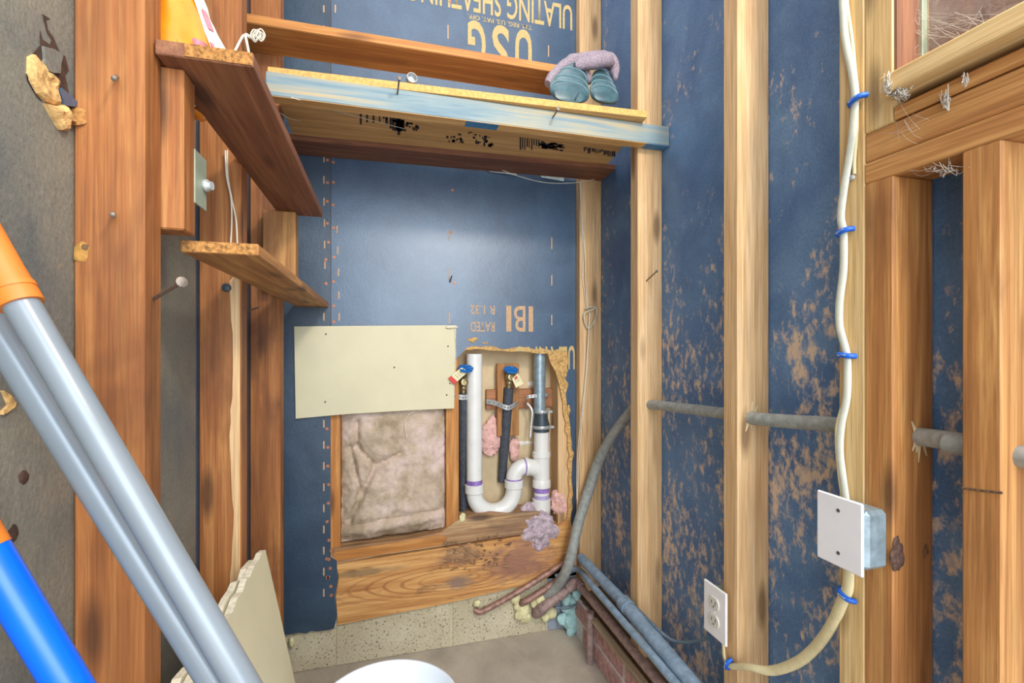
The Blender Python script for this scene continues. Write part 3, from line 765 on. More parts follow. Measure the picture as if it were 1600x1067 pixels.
# rubber boots lying on their sides, toes to the room, and fleece over them
def boot(pts, label):
    """pts: (u, v, Y, halfwidth, halfheight) from sole end towards the folded shaft"""
    bm = bmesh.new(); rings = []
    full = []
    for i in range(len(pts) - 1):
        for k in range(6):
            s = k / 6; full.append([pts[i][j] + (pts[i + 1][j] - pts[i][j]) * s for j in range(5)])
    full.append(list(pts[-1]))
    for i, (u, v, Y, hw, hh) in enumerate(full):
        c = P(u, v, Y=Y); ring = []
        rid = 1 + (0.05 if i % 5 == 3 and i > 12 else 0.0)
        for k in range(24):
            a = 2 * math.pi * k / 24
            x = math.copysign(abs(math.cos(a)) ** 0.8, math.cos(a)); z = math.copysign(abs(math.sin(a)) ** 0.85, math.sin(a))
            q = Vector((c.x + hw * rid * x, c.y, c.z + hh * rid * z)); q.z = max(q.z, zt + 0.0005)
            ring.append(bm.verts.new(q))
        rings.append(ring)
    for i in range(len(rings) - 1):
        for k in range(24): bm.faces.new([rings[i][k], rings[i][(k + 1) % 24], rings[i + 1][(k + 1) % 24], rings[i + 1][k]])
    bm.faces.new(rings[0]); bm.faces.new(rings[-1])
    r = empty('rubber_boot', (P(pts[0][0], pts[0][1], Y=pts[0][2]).x, pts[0][2], zt), label, 'boot', 'boots on the high shelf')
    body = finish('boot_upper', bm, M_boot, r, smooth=True)
    return r, body
bL, bLb = boot([(890, 152, 1.236, .012, .006), (890, 149, 1.238, .045, .018), (890, 146, 1.245, .055, .025), (890, 142, 1.262, .058, .032), (893, 130, 1.29, .050, .033), (896, 118, 1.32, .040, .032), (900, 108, 1.35, .028, .026), (902, 104, 1.37, .016, .018)], 'teal rubber boot lying nearer the long open end of the shelf, partly under the fleece')
bR, bRb = boot([(946, 154, 1.246, .012, .006), (946, 152, 1.248, .034, .014), (945, 150, 1.255, .041, .022), (944, 146, 1.272, .043, .03), (942, 138, 1.30, .038, .031), (940, 128, 1.33, .032, .030), (939, 121, 1.36, .024, .026), (938, 118, 1.38, .014, .016)], 'teal rubber boot lying beside the bare corner stud, under the folded fleece end')
def boot_band(par, u, v, Y, hw, hh, r=.0022):
    c = P(u, v, Y=Y); pts = []
    for k in range(17):
        a = math.pi * (-0.08 + 1.16 * k / 16)
        x = math.copysign(abs(math.cos(a)) ** 0.8, math.cos(a)); z = math.copysign(abs(math.sin(a)) ** 0.85, math.sin(a))
        pts.append((c.x + hw * x, c.y, max(c.z + hh * z, zt + .003)))
    tube('rubber_band', pts, r, plain('pale_teal_rubber', srgb(98, 130, 136), .35, 0, .15, 40), par, 6, 2)
for (u, v, Y, hw, hh) in ((890, 143.5, 1.255, .0565, .029), (891.5, 136, 1.276, .0545, .033), (894.5, 124, 1.305, .0455, .033), (897, 115, 1.33, .037, .031)): boot_band(bL, u, v, Y, hw, hh)
for (u, v, Y, hw, hh) in ((944.5, 148, 1.262, .042, .026), (943, 142, 1.286, .041, .031), (941, 133, 1.315, .0355, .031), (939.5, 124.5, 1.345, .029, .0285)): boot_band(bR, u, v, Y, hw, hh)
tube('toe_crease', [P(899, 155, Y=1.233), P(902, 149, Y=1.231), P(905, 143, Y=1.243)], 0.0022, M_rubber, bL, 8)
# fleece
bm = bmesh.new()
def fl_pts(l): return [P(u, v, Y=y) for u, v, y in l]
tube_bm(bm, fl_pts([(857, 131, 1.30), (864, 120, 1.31), (876, 108, 1.33), (890, 98, 1.35), (912, 93, 1.36), (935, 93, 1.36), (952, 94, 1.36), (960, 104, 1.35), (961, 116, 1.34), (962, 124, 1.335)]), [.011, .016, .018, .019, .021, .024, .023, .018, .012, .005], 14, 5)
tube_bm(bm, fl_pts([(898, 103, 1.31), (915, 99, 1.305), (932, 96, 1.31), (948, 95, 1.32), (957, 98, 1.33)]), [.010, .020, .021, .018, .008], 14, 5)
tube_bm(bm, fl_pts([(912, 104, 1.335), (918, 118, 1.335), (922, 130, 1.335)]), [.014, .012, .007], 12, 4)
for v in bm.verts:
    v.co += v.co.normalized() * 0 + Vector((noise.noise(v.co * 40), noise.noise(v.co * 40 + Vector((5, 5, 5))), noise.noise(v.co * 40 + Vector((9, 1, 3))))) * 0.004
tag(finish('fleece_cloth', bm, M_fleece, smooth=True), 'mauve grey fleece cloth folded over the rubber boots', 'cloth')
# small metal cap
cp = P(642, 120, Y=1.262)
cap = lathe('bottle_cap', (cp.x, 1.262, zt + 0.0135), (0.15, -1, 0.1), [(0.011, 0), (0.013, 0.0), (0.0135, 0.016), (0.0115, 0.017), (0.0105, 0.004), (0.001, 0.004)], M_steel, None, 20)
tag(cap, 'small metal cap lying on the plywood shelf behind the long nail', 'cap')

# orange bag on the dark shelf
zbg = zL + 0.0195
bag = empty('plastic_bag', (-0.215, 0.84, zbg), 'orange and white plastic bag slumped on the dark brown shelf', 'bag')
def bag_loft(name, a0, a1, n, grow, mat):
    bm = bmesh.new(); rings = []
    for i in range(13):
        h = i / 12.0
        cx = -0.268 - 0.045 * h; cy = 0.80
        rx = 0.060 * (1 - h) ** 0.9 + 0.008 + grow; ry = 0.062 * (1 - h * 0.5) + grow
        ring = []
        for k in range(n + 1):
            a = a0 + (a1 - a0) * k / n
            w = 1 + 0.16 * noise.noise(Vector((math.cos(a) * 2.3, math.sin(a) * 2.3, h * 3.5))) + 0.06 * noise.noise(Vector((a * 5, h * 9, 3)))
            x = max(cx + rx * w * math.cos(a), XLS + 0.004)
            ring.append(bm.verts.new((x, cy + ry * w * math.sin(a), zbg + 0.24 * h)))
        rings.append(ring)
    closed = abs(a1 - a0) > 6.2
    for i in range(12):
        for k in range(n): bm.faces.new([rings[i][k], rings[i][k + 1], rings[i + 1][k + 1], rings[i + 1][k]])
    if closed: bmesh.ops.remove_doubles(bm, verts=bm.verts, dist=1e-6); bmesh.ops.holes_fill(bm, edges=bm.edges)
    return finish(name, bm, mat, bag, smooth=True)
bag_loft('bag_body', 0, 2 * math.pi, 48, 0.0, M_bag)
bag_loft('white_side', -0.75, 0.9, 20, 0.0015, M_bagw)
def bag_mark(a0, a1, h0, h1):
    bm = bmesh.new(); rings = []
    for i in range(4):
        h = h0 + (h1 - h0) * i / 3; ring = []
        cx = -0.268 - 0.045 * h; rx = 0.060 * (1 - h) ** 0.9 + 0.008 + 0.003; ry = 0.062 * (1 - h * 0.5) + 0.003
        for k in range(6):
            a = a0 + (a1 - a0) * k / 5
            w = 1 + 0.16 * noise.noise(Vector((math.cos(a) * 2.3, math.sin(a) * 2.3, h * 3.5))) + 0.06 * noise.noise(Vector((a * 5, h * 9, 3)))
            ring.append(bm.verts.new((cx + rx * w * math.cos(a), 0.80 + ry * w * math.sin(a), zbg + 0.24 * h)))
        rings.append(ring)
    for i in range(3):
        for k in range(5): bm.faces.new([rings[i][k], rings[i][k + 1], rings[i + 1][k + 1], rings[i + 1][k]])
    return finish('bag_print', bm, M_bagp, bag, smooth=True)
bag_mark(-1.15, -0.85, 0.04, 0.15); bag_mark(-0.70, -0.58, 0.08, 0.20); bag_mark(-0.62, -0.45, 0.28, 0.40); bag_mark(-0.5, -0.3, 0.02, 0.1)

# wire bundle and hanging wire
wy = yB_ - 0.012
bw = empty('bell_wire', P(391, 60, Y=wy), 'thin cream wire coiled above the dark shelf and hanging down to the lower shelf', 'wire')
lo = []
for k in range(60):
    a = k * 2 * math.pi / 11
    lo.append(P(396 + k * 0.22 + 6 * math.cos(a), 56 - 0.02 * k + 9 * math.sin(a) * (0.8 + 0.3 * math.sin(k)), Y=wy - 0.015 + 0.012 * math.sin(a * 0.37)))
tube('coil', lo, 0.0013, M_wire, bw, 6, 3)
tube('strand', [P(391, 60, Y=wy), P(381, 54, Y=wy), P(372, 68, Y=wy), P(365, 82, Y=wy)], 0.0014, M_wire, bw, 6, 5)
tube('strand', [P(393, 60, Y=wy), P(383, 53, Y=wy), P(370, 76, Y=wy), P(366, 83, Y=wy)], 0.0014, M_wire, bw, 6, 5)
tube('strand', [P(382, 54, Y=wy), P(386, 72, Y=wy), P(389, 88, Y=wy)], 0.0014, M_wire, bw, 6, 5)
tube('strand', [P(384, 54, Y=wy), P(388, 72, Y=wy), P(391, 88, Y=wy)], 0.0014, M_wire, bw, 6, 5)
tube('strand', [P(352, 235, Y=wy), P(354, 275, Y=wy), P(361, 310, Y=wy), P(362, 350, Y=wy), P(360, 386, Y=wy)], 0.0014, M_wire, bw, 6, 5)
tube('strand', [P(355, 235, Y=wy), P(356, 275, Y=wy), P(362, 310, Y=wy), P(369, 345, Y=wy), P(371, 386, Y=wy)], 0.0014, M_wire, bw, 6, 5)
# strike plate on the upright
bp = empty('latch_plate', (xk, yk + 0.04, P(304, 290, X=xk).z), 'green-grey metal plate with a round bolt beside the short upright', 'latch')
box('plate', xk - 0.001, xk + 0.0015, yk + 0.036, P(321, 290, X=xk).y, P(321, 330, X=xk).z, P(321, 251, X=xk).z, M_plate, bp, 0.0005)
q = P(317, 290, X=xk)
lathe('bolt', (xk + 0.001, q.y, q.z), (1, -0.2, 0), [(0.007, 0), (0.009, 0.003), (0.009, 0.006), (0.006, 0.009), (0.006, 0.012)], M_steel, bp, 16)
# orange scrap peeking out under the dark shelf
tag(blob('plastic_scrap', P(308, 178, Y=0.86), (0.012, 0.02, 0.008), M_bag, None, 0.2, 30, 2), 'scrap of orange plastic tucked against the left sheathing', 'scrap')
# thin wire strung under the high shelf
tag(tube('sagging_wire', [P(455, 152, Y=1.235), P(520, 172, Y=1.31), P(600, 193, Y=1.42), P(675, 212, Y=1.54)], 0.0011, M_wire, None, 6), 'thin white wire crossing under the printed plywood shelf', 'wire')
tag(tube('sagging_wire', [P(437, 176, Y=1.40), P(455, 186, Y=1.45), P(480, 189, Y=1.52), P(520, 191, Y=1.58)], 0.0011, M_wire, None, 6), 'thin white wire under the far end of the dark shelf', 'wire')
tag(tube('sagging_wire', [P(778, 263, Y=1.69), P(810, 275, Y=1.68), P(850, 285, Y=1.68), P(890, 286, Y=1.68), P(920, 282, Y=1.68), P(940, 276, Y=1.69)], 0.0013, M_wire, None, 6), 'white wire sagging below the back of the high shelf', 'wire')
for (u0, u1, v, lb) in ((756, 808, 266, 'piece of clear plastic sheet hanging behind the high shelf'), (838, 882, 275, 'clear plastic scrap behind the shelf close to the corner post')):
    a_ = P(u0, v, Y=YB); b2 = P(u1, v + 6, Y=YB)
    tag(prism('plastic_sheet', [(a_.x, a_.z + .02), (b2.x, a_.z + .02), (b2.x - .005, b2.z - .008), (b2.x - .05, b2.z - .004), (a_.x + .02, a_.z - .006)], 'Y', YB - 0.006, YB - 0.0045, M_poly), lb, 'plastic')

# ================================================================== BACK WALL THINGS
# cream board panel
pp = [P(459, 509, Y=YB).x, 0]
pan_o = [bx_(459.5, 511), bx_(711, 508), bx_(710, 638), bx_(640, 643), bx_(462, 654)]
Yp = YB - 0.014
pan_o = [bx_(u, v, Yp) for u, v in ((459.5, 510), (560, 509), (713, 508), (711, 560), (709.5, 638), (640, 641), (540, 647), (462, 654))]
pan = tag(prism('access_panel', pan_o, 'Y', Yp, YB - 0.0022, [M_board, M_gyps], None, side=1), 'cream wallboard panel screwed over the back sheathing', 'panel')
for (u, v) in ((509, 522), (700, 541), (703, 599), (698, 617), (616, 574), (508, 628)):
    q = P(u, v, Y=Yp); lathe('screw_hole', (q.x, Yp + 0.0005, q.z), (0, -1, 0), [(0.0032, 0), (0.0030, 0.0012)], M_slot, pan, 10)
q = P(515, 627, Y=Yp); tube('dent_ring', [(q.x + 0.013 * math.cos(a), Yp, q.z + 0.013 * math.sin(a)) for a in (0.2, 0.9, 1.6, 2.3, 3.0)], 0.0014, M_gyps, pan, 6)
blob('torn_paper', P(706, 511, Y=Yp - 0.003), (0.022, 0.005, 0.007), M_gyps, pan, 0.6, 70, 3, 4)
tube('torn_strip', [P(711, 513, Y=Yp - .003), P(712, 560, Y=Yp - .002), P(711, 596, Y=Yp - .003)], 0.0015, M_gyps, pan, 6)

# insulation batt
bm = bmesh.new(); G = 72
x0, x1 = P(532, 541, Y=YC0).x + .001, P(697, 541, Y=YC0).x - .001
zl_, zh_ = P(534, 846, Y=YC0).z - .012, P(534, 600, Y=YC0).z
vv = []
folds = [((556, 650), (556, 690)), ((556, 690), (585, 722)), ((585, 722), (625, 704)), ((585, 722), (562, 770)), ((562, 770), (545, 810)), ((545, 690), (562, 770))]
def segd(pu, pv, a, b):
    ax, ay = a; bx2, by = b; dx, dy = bx2 - ax, by - ay
    s = max(0, min(1, ((pu - ax) * dx + (pv - ay) * dy) / (dx * dx + dy * dy)))
    return math.hypot(pu - ax - s * dx, pv - ay - s * dy)
for j in range(G + 1):
    row = []
    for i in range(G + 1):
        x = x0 + (x1 - x0) * i / G; z = zl_ + (zh_ - zl_) * j / G
        # bottom follows the sloped plate
        z += max(0, (1 - j / G)) ** 3 * (i / G) * 0.018
        e = min(i / G, 1 - i / G) ; e2 = j / G
        bulge = 0.028 * (1 - (1 - min(1, e * 6)) ** 2) * (1 - (1 - min(1, e2 * 9)) ** 2) - 0.012
        pu = 532 + 165 * i / G; pv = 846 - 206 * (j / G) * (zh_ - zl_) / ((846 - 640) * 1.6 / F)
        fd = sum(math.exp(-(segd(pu, pv, a, b) / 4.5) ** 2) for a, b in folds)
        roll = 0.010 * math.exp(-((pv - 828 + (pu - 560) * .06) / 8.0) ** 2) - 0.010 * math.exp(-((pv - 817 + (pu - 560) * .06) / 4.0) ** 2)
        n3 = 0.008 * noise.noise(Vector((x * 22, z * 22, 1))) + 0.005 * noise.noise(Vector((x * 60, z * 60, 4))) + 0.0025 * noise.noise(Vector((x * 150, z * 150, 8)))
        y = YC0 + 0.012 - bulge - n3 + 0.020 * min(1.2, fd) - roll
        row.append(bm.verts.new((x, max(y, YB + 0.003), z)))
    vv.append(row)
for j in range(G):
    for i in range(G): bm.faces.new([vv[j][i], vv[j][i + 1], vv[j + 1][i + 1], vv[j + 1][i]])
# back so that it is a solid batt
edge = [vv[0][i] for i in range(G + 1)] + [vv[j][G] for j in range(1, G + 1)] + [vv[G][i] for i in range(G - 1, -1, -1)] + [vv[j][0] for j in range(G - 1, 0, -1)]
bk = [bm.verts.new((v.co.x, YC1 - .004, v.co.z)) for v in edge]
for i in range(len(edge)): bm.faces.new([edge[i], edge[(i + 1) % len(edge)], bk[(i + 1) % len(edge)], bk[i]])
bm.faces.new(bk)
tag(finish('insulation_batt', bm, M_batt, smooth=True), 'dirty beige fibreglass batt filling the stud bay under the cream panel', 'insulation')
tag(tube('loose_thread', [P(660, 641, Y=YB - .004), P(642, 645, Y=YB - .004), P(633, 660, Y=YB - .006), P(636, 684, Y=YB - .008)], 0.0011, M_wire, None, 6), 'white thread hanging in front of the beige batt', 'thread')

# ---- pipes in the open bay
yP = 1.782
rp_ = 0.030
# cleats
tag(cw('nailing_block', 777, 811, 568, 682, mid_wood('Z'), YC1 - 0.046, YC1 - 0.024, None), 'upright brown nailing block behind the middle valve', 'wood block')
tag(cw('nailing_block', 760, 876, 606, 640, wood('reddish_block', srgb(190, 132, 88), srgb(160, 104, 66), srgb(112, 70, 46), 'X', .4), YC1 - 0.022, YC1 - 0.002, None), 'reddish wooden cross block behind the steel vent pipe', 'wood block')
# white drain: standpipe, trap, tee
dr = empty('drain_pipe', (P(845, 810, Y=yP).x, yP, P(845, 810, Y=yP).z), 'white plastic drain with standpipe, trap and tee in the open bay', 'pipe')
xs_ = P(741, 650, Y=yP).x; xv = P(846, 700, Y=yP).x; xm = P(803, 740, Y=yP).x
zc = lambda v, u=741: P(u, v, Y=yP).z
def vpipe(name, x, z0, z1, r, mat, par, y=yP, segs=24):
    return lathe(name, (x, y, z0), (0, 0, 1), [(r, 0), (r, z1 - z0)], mat, par, segs)
sp_ = lathe('standpipe', (xs_, yP, zc(752)), (0, 0, 1), [(rp_, 0), (rp_, zc(553) - zc(752)), (rp_ - .004, zc(553) - zc(752)), (rp_ - .004, zc(560) - zc(752)), (.001, zc(560) - zc(752))], M_pvc, dr, 28)
vpipe('primer_band', xs_, zc(756), zc(749), rp_ + .0006, M_primer, dr)
lathe('socket', (xs_, yP, zc(770)), (0, 0, 1), [(rp_, 0), (rp_ + .006, .003), (rp_ + .0065, zc(756) - zc(770) - .002), (rp_ + .003, zc(756) - zc(770))], M_pvc, dr, 28)
zt1 = zc(768); zt2 = zc(752, 803)
R_ = (xm - xs_) / 2; cxu = (xs_ + xm) / 2; zu = zt1 - 0.004
up = [(xs_, yP, zt1 + .004), (xs_, yP, zu)]
up += [(cxu - R_ * math.cos(a), yP, zu - R_ * math.sin(a)) for a in [math.pi * k / 10 for k in range(1, 10)]]
up += [(xm, yP, zu), (xm, yP, zt2)]
tube('trap_bend', up, rp_ + .001, M_pvc, dr, 24, 2)
lathe('socket', (xm, yP, zc(762, 803)), (0, 0, 1), [(rp_, 0), (rp_ + .006, .003), (rp_ + .0065, zc(750, 803) - zc(762, 803)), (rp_ + .003, zc(749, 803) - zc(762, 803))], M_pvc, dr, 28)
vpipe('primer_band', xm, zc(749, 803), zc(747, 803), rp_ + .002, M_primer, dr)
zel = zc(729, 820)
el = [(xm, yP, zc(750, 803)), (xm, yP, zc(747, 803))]
Re = zel - zc(747, 803)
el += [(xm + Re * (1 - math.cos(a)), yP, zc(747, 803) + Re * math.sin(a)) for a in [math.pi / 2 * k / 7 for k in range(1, 8)]]
tube('trap_elbow', el, rp_ + .001, M_pvc, dr, 24, 2)
xe = xm + Re
lathe('primer_band', (xe - .002, yP, zel), (1, 0, 0), [(rp_ + .0025, 0), (rp_ + .0025, .004)], M_primer, dr, 24)
lathe('socket', (xe + .002, yP, zel), (1, 0, 0), [(rp_ + .003, 0), (rp_ + .005, .002), (rp_ + .005, .012), (rp_ + .002, .014)], M_pvc, dr, 28)
tube('tee_branch', [(xe + .008, yP, zel), (xe + .014, yP, zel), (xv - .02, yP, zel - .012), (xv - .004, yP, zel - .034), (xv, yP, zel - .06)], rp_ + .002, M_pvc, dr, 24, 5)
vpipe('tee_body', xv, zc(752, 846), zc(708, 846), rp_ + .0025, M_pvc, dr)
lathe('socket', (xv, yP, zc(714, 846)), (0, 0, 1), [(rp_ + .002, 0), (rp_ + .006, .002), (rp_ + .006, zc(706, 846) - zc(714, 846)), (rp_ + .002, zc(705, 846) - zc(714, 846))], M_pvc, dr, 28)
lathe('socket', (xv, yP, zc(761, 846)), (0, 0, 1), [(rp_ + .001, 0), (rp_ + .006, .002), (rp_ + .006, zc(750, 846) - zc(761, 846)), (rp_ + .002, zc(748, 846) - zc(761, 846))], M_pvc, dr, 28)
vpipe('lower_pipe', xv, zc(812, 846), zc(760, 846), rp_, M_pvc, dr)
vpipe('primer_band', xv, zc(768, 846), zc(761, 846), rp_ + .0006, M_primer, dr)
vpipe('primer_band', xv, zc(779, 846), zc(772, 846), rp_ + .0006, plain('pale_primer', srgb(186, 172, 214), .4, 0, .1, 60), dr)
lathe('socket', (xv, yP, zc(806, 846)), (0, 0, 1), [(rp_, 0), (rp_ + .004, .004), (rp_ + .006, .03), (rp_ + .006, zc(779, 846) - zc(806, 846)), (rp_ + .001, zc(778, 846) - zc(806, 846))], M_pvc, dr, 28)
vpipe('riser', xv, zc(706, 846), zc(672, 846), rp_, M_pvc, dr)
# steel vent pipe with rubber coupling
vp = empty('vent_pipe', (xv, yP, zc(672, 846)), 'galvanised steel vent pipe with a black rubber coupling above the white tee', 'pipe')
xg = P(843, 590, Y=yP).x
vpipe('steel_pipe', xg, zc(645, 843), zc(544, 843) + .02, 0.0235, M_galv, vp)
lathe('rubber_coupling', (xv - .001, yP, zc(674, 846)), (0, 0, 1), [(.0325, 0), (.0325, .022), (.033, .030), (.026, .052), (.0258, zc(641, 846) - zc(674, 846))], M_rubber, vp, 28)
for (v, r) in ((669, .0335), (645, .0268)):
    c = empty('x', (0, 0, 0)); bpy.data.objects.remove(c)
    cl = lathe('hose_clamp', (xv - .001, yP, zc(v, 846)), (0, 0, 1), [(r, 0), (r + .0008, .001), (r + .0008, .011), (r, .012)], M_steel, vp, 28)
    box('clamp_screw', xv + r - .006, xv + r + .012, yP - .022, yP - .012, zc(v, 846) + .001, zc(v, 846) + .011, M_steel, cl, .001)
# water pipes with foam sleeves and valves
def water_pipe(top, bot, label, tagpts, red, lean, lift=0.0):
    top = Vector(top); bot = Vector(bot); d = (top - bot).normalized()
    r = empty('water_pipe', bot, label, 'pipe', 'water pipes in the open bay')
    tube('foam_sleeve', [bot, bot + (top - bot) * .35, bot + (top - bot) * .7, top], [.0165, .018, .019, .0185], M_foam_blk, r, 18, 4)
    tube('copper_stub', [top - d * .01, top + d * .03], .008, M_brass, r, 14, 1)
    vz = top + d * .038
    vb = lathe('valve_body', top + d * .012, d, [(.009, 0), (.012, .004), (.012, .012), (.010, .016), (.0165, .022), (.018, .032), (.0155, .042), (.011, .048), (.010, .054), (.005, .055), (.005, .066)], M_brass, r, 20)
    o = vz + Vector((0, -.016, .004))
    lathe('outlet_collar', o, (0.1, -1, 0.1), [(.011, 0), (.0135, .002), (.0135, .012), (.0095, .013), (.0085, .003), (.001, .003)], M_brass, vb, 20)
    w = top + d * .066 + Vector((0, -lean, lift))
    tube('stem', [top + d * .05, w], .0042, M_brass, r, 10, 1)
    ax = Vector((0, -0.42, 1)).normalized()
    hw = lathe('hand_wheel', w, ax, [(.004, 0), (.026, .001), (.0285, .005), (.027, .0095), (.022, .010), (.019, .005), (.009, .004), (.008, .011), (.001, .011)], M_bluewheel, r, 40, (8, .05, .018))
    for k in range(4):
        a = k * math.pi / 4
        e = ax.orthogonal().normalized(); f = ax.cross(e)
        v1 = (e * math.cos(a) + f * math.sin(a)) * .022
        tube('spoke', [w + ax * .0075 - v1, w + ax * .0075 + v1], .0028, M_bluewheel, hw, 8, 1)
    tg = [P(u, v, Y=y) for u, v, y in tagpts]
    bm = bmesh.new(); n = (tg[1] - tg[0]).cross(tg[3] - tg[0]).normalized() * .0008
    vv_ = [bm.verts.new(q + n) for q in tg] + [bm.verts.new(q - n) for q in tg]
    for f in ((0, 1, 2, 3), (4, 5, 6, 7), (0, 1, 5, 4), (1, 2, 6, 5), (2, 3, 7, 6), (3, 0, 4, 7)): bm.faces.new([vv_[i] for i in f])
    tgo = finish('paper_tag', bm, M_tag, r)
    def stripe(s0, s1, c0, c1, mat, nm):
        q = [tg[0].lerp(tg[1], s).lerp(tg[3].lerp(tg[2], s), c) + Vector((0, -.0016, 0)) for s, c in ((s0, c0), (s1, c0), (s1, c1), (s0, c1))]
        b2 = bmesh.new(); b2.faces.new([b2.verts.new(w_) for w_ in q]); return finish(nm, b2, mat, tgo)
    if red: stripe(0.76, 1.0, 0, 1, M_red, 'red_band')
    else: stripe(0.08, 0.3, 0.3, 0.7, M_red, 'red_mark')
    for k in range(4): stripe(0.15 + .14 * k, 0.17 + .14 * k, 0.18, 0.8, M_ink, 'tag_line')
    return r
water_pipe(P(724, 614, Y=1.79), P(725, 806, Y=1.826), 'black sleeved water pipe with blue valve beside the standpipe and stud, red-ended tag',
           ((721, 574, 1.722), (700, 591, 1.718), (709, 601, 1.718), (732, 580, 1.722)), True, .050, .024)
water_pipe(P(795, 606, Y=1.785), P(784, 752, Y=1.829), 'black sleeved water pipe with blue valve in front of the upright block, small cream tag',
           ((809, 583, 1.752), (818, 599, 1.745), (806, 606, 1.745), (800, 592, 1.752)), False, .012)
# perforated straps
def strap(pts, label, w=0.0095):
    path = smooth_path([Vector(p) for p in pts], 6)
    bm = bmesh.new(); prev = None
    for q in path:
        a = [bm.verts.new(q + Vector((0, y_, z_))) for y_, z_ in ((-.0006, -w), (-.0006, w), (.0006, w), (.0006, -w))]
        if prev:
            for k in range(4): bm.faces.new([prev[k], prev[(k + 1) % 4], a[(k + 1) % 4], a[k]])
        else: bm.faces.new(a)
        prev = a
    bm.faces.new(prev)
    o = tag(finish('hanger_strap', bm, M_steel), label, 'strap')
    h = bmesh.new()
    L = len(path)
    for k in range(2, L - 1, 3):
        q = path[k] + Vector((0, -.0012, 0))
        h.faces.new([h.verts.new(q + Vector((.0028 * math.cos(i * math.pi / 4), 0, .0028 * math.sin(i * math.pi / 4)))) for i in range(8)])
    tag(finish('perforations', h, M_slot, o), kind='stuff')
    return o
strap([P(708, 619, Y=1.748), P(716, 620, Y=1.765), P(724, 621, Y=1.768), P(733, 620, Y=1.776)], 'short perforated steel strap round the pipe next to the stud')
strap([P(760, 627, Y=1.815), P(775, 630, Y=1.79), P(786, 635, Y=1.768), P(795, 637, Y=1.764), P(803, 633, Y=1.775), P(809, 629, Y=1.80)], 'perforated steel strap across the pipe with the small cream tag')
strap([P(824, 641, Y=1.80), P(822, 628, Y=1.79), P(823, 621, Y=1.775), P(832, 619, Y=1.768), P(843, 618, Y=1.766), P(853, 617, Y=1.775), P(859, 616, Y=1.80)], 'perforated steel strap bent round the galvanised vent pipe', .006)
tag(tube('strap_tail', [P(824, 630, Y=1.79), P(832, 642, Y=1.775), P(831, 660, Y=1.77), P(829, 684, Y=1.765)], .004, M_steel, None, 6, 5, ((0, 1, 0), .25)), 'twisted steel strap end hanging beside the rubber coupling', 'strap')
# pipe stub below the trap
tag(lathe('pipe_stub', P(790, 802, Y=1.80), (0, 0, 1), [(.009, 0), (.009, .012), (.0075, .013), (.0075, .028)], M_iron, None, 12), 'small iron pipe stub standing on the rotten plate under the trap', 'pipe')
# fibreglass tufts
def tuft(c, size, mat, label, seed, n=1):
    return tag(blob('insulation_tuft', c, size, mat, None, 0.38, 24, 5, seed), label, 'insulation')
tuft(P(769, 683, Y=1.825), (.042, .016, .075), M_pinkins, 'pink fibreglass tuft behind the middle pipe above the trap', 3)
tuft(P(803, 700, Y=1.83), (.022, .012, .05), M_pinkins, 'pink fibreglass wisp between the trap elbow and the middle pipe', 6)
tuft(P(843, 829, Y=1.752), (.074, .024, .068), M_greyins, 'grey-pink fibreglass spilling over the rim board under the drain', 4)
tuft(P(873, 783, Y=1.772), (.034, .02, .06), M_pinkins, 'pink fibreglass tuft beside the lower end of the drain', 12)
tuft(P(826, 796, Y=1.775), (.03, .018, .03), M_greyins, 'grey fibreglass tuft on the plate to the trap side of the drain', 15)
tag(blob('foam_lump', P(722, 808, Y=1.75), (.013, .01, .016), M_spray, None, .3, 50, 3, 2), 'yellow foam lump at the foot of the pipe by the stud', 'foam')

# white wire down the corner post
wyy = 1.693
pw = empty('loose_wire', P(906, 285, Y=wyy), 'white twin wire running down the corner post through a knot', 'wire')
tube('strand', [P(906, 285, Y=wyy), P(908, 330, Y=wyy), P(911, 400, Y=wyy), P(910, 430, Y=wyy), P(914, 462, Y=wyy), P(917, 483, Y=wyy)], .0016, M_wire, pw, 6)
tube('strand', [P(907, 285, Y=wyy - .003), P(909, 335, Y=wyy - .003), P(914, 400, Y=wyy - .003), P(915, 440, Y=wyy - .003), P(917, 470, Y=wyy - .003), P(919, 483, Y=wyy - .003)], .0016, M_wire, pw, 6)
tube('knot', [P(914, 482, Y=wyy - .006), P(928, 479, Y=wyy - .01), P(932, 488, Y=wyy - .012), P(927, 505, Y=wyy - .008), P(919, 513, Y=wyy - .006), P(913, 500, Y=wyy - .006), P(914, 489, Y=wyy - .01), P(925, 484, Y=wyy - .014), P(930, 480, Y=wyy - .01)], .003, plain('knot_wire', srgb(196, 190, 170), .6), pw, 8)
tube('strand', [P(922, 488, Y=wyy - .004), P(920, 520, Y=wyy - .004), P(918, 560, Y=wyy - .004), P(914, 610, Y=wyy - .004), P(909, 660, Y=wyy - .004), P(905, 710, Y=wyy - .004), P(903, 760, Y=wyy - .004), P(902, 800, Y=wyy - .01)], .0016, M_wire, pw, 6)
tube('strand', [P(921, 488, Y=wyy - .007), P(917, 560, Y=wyy - .007), P(913, 610, Y=wyy - .006), P(907, 660, Y=wyy - .006), P(902, 720, Y=wyy - .004), P(901, 780, Y=wyy - .006)], .0014, M_wire, pw, 6)

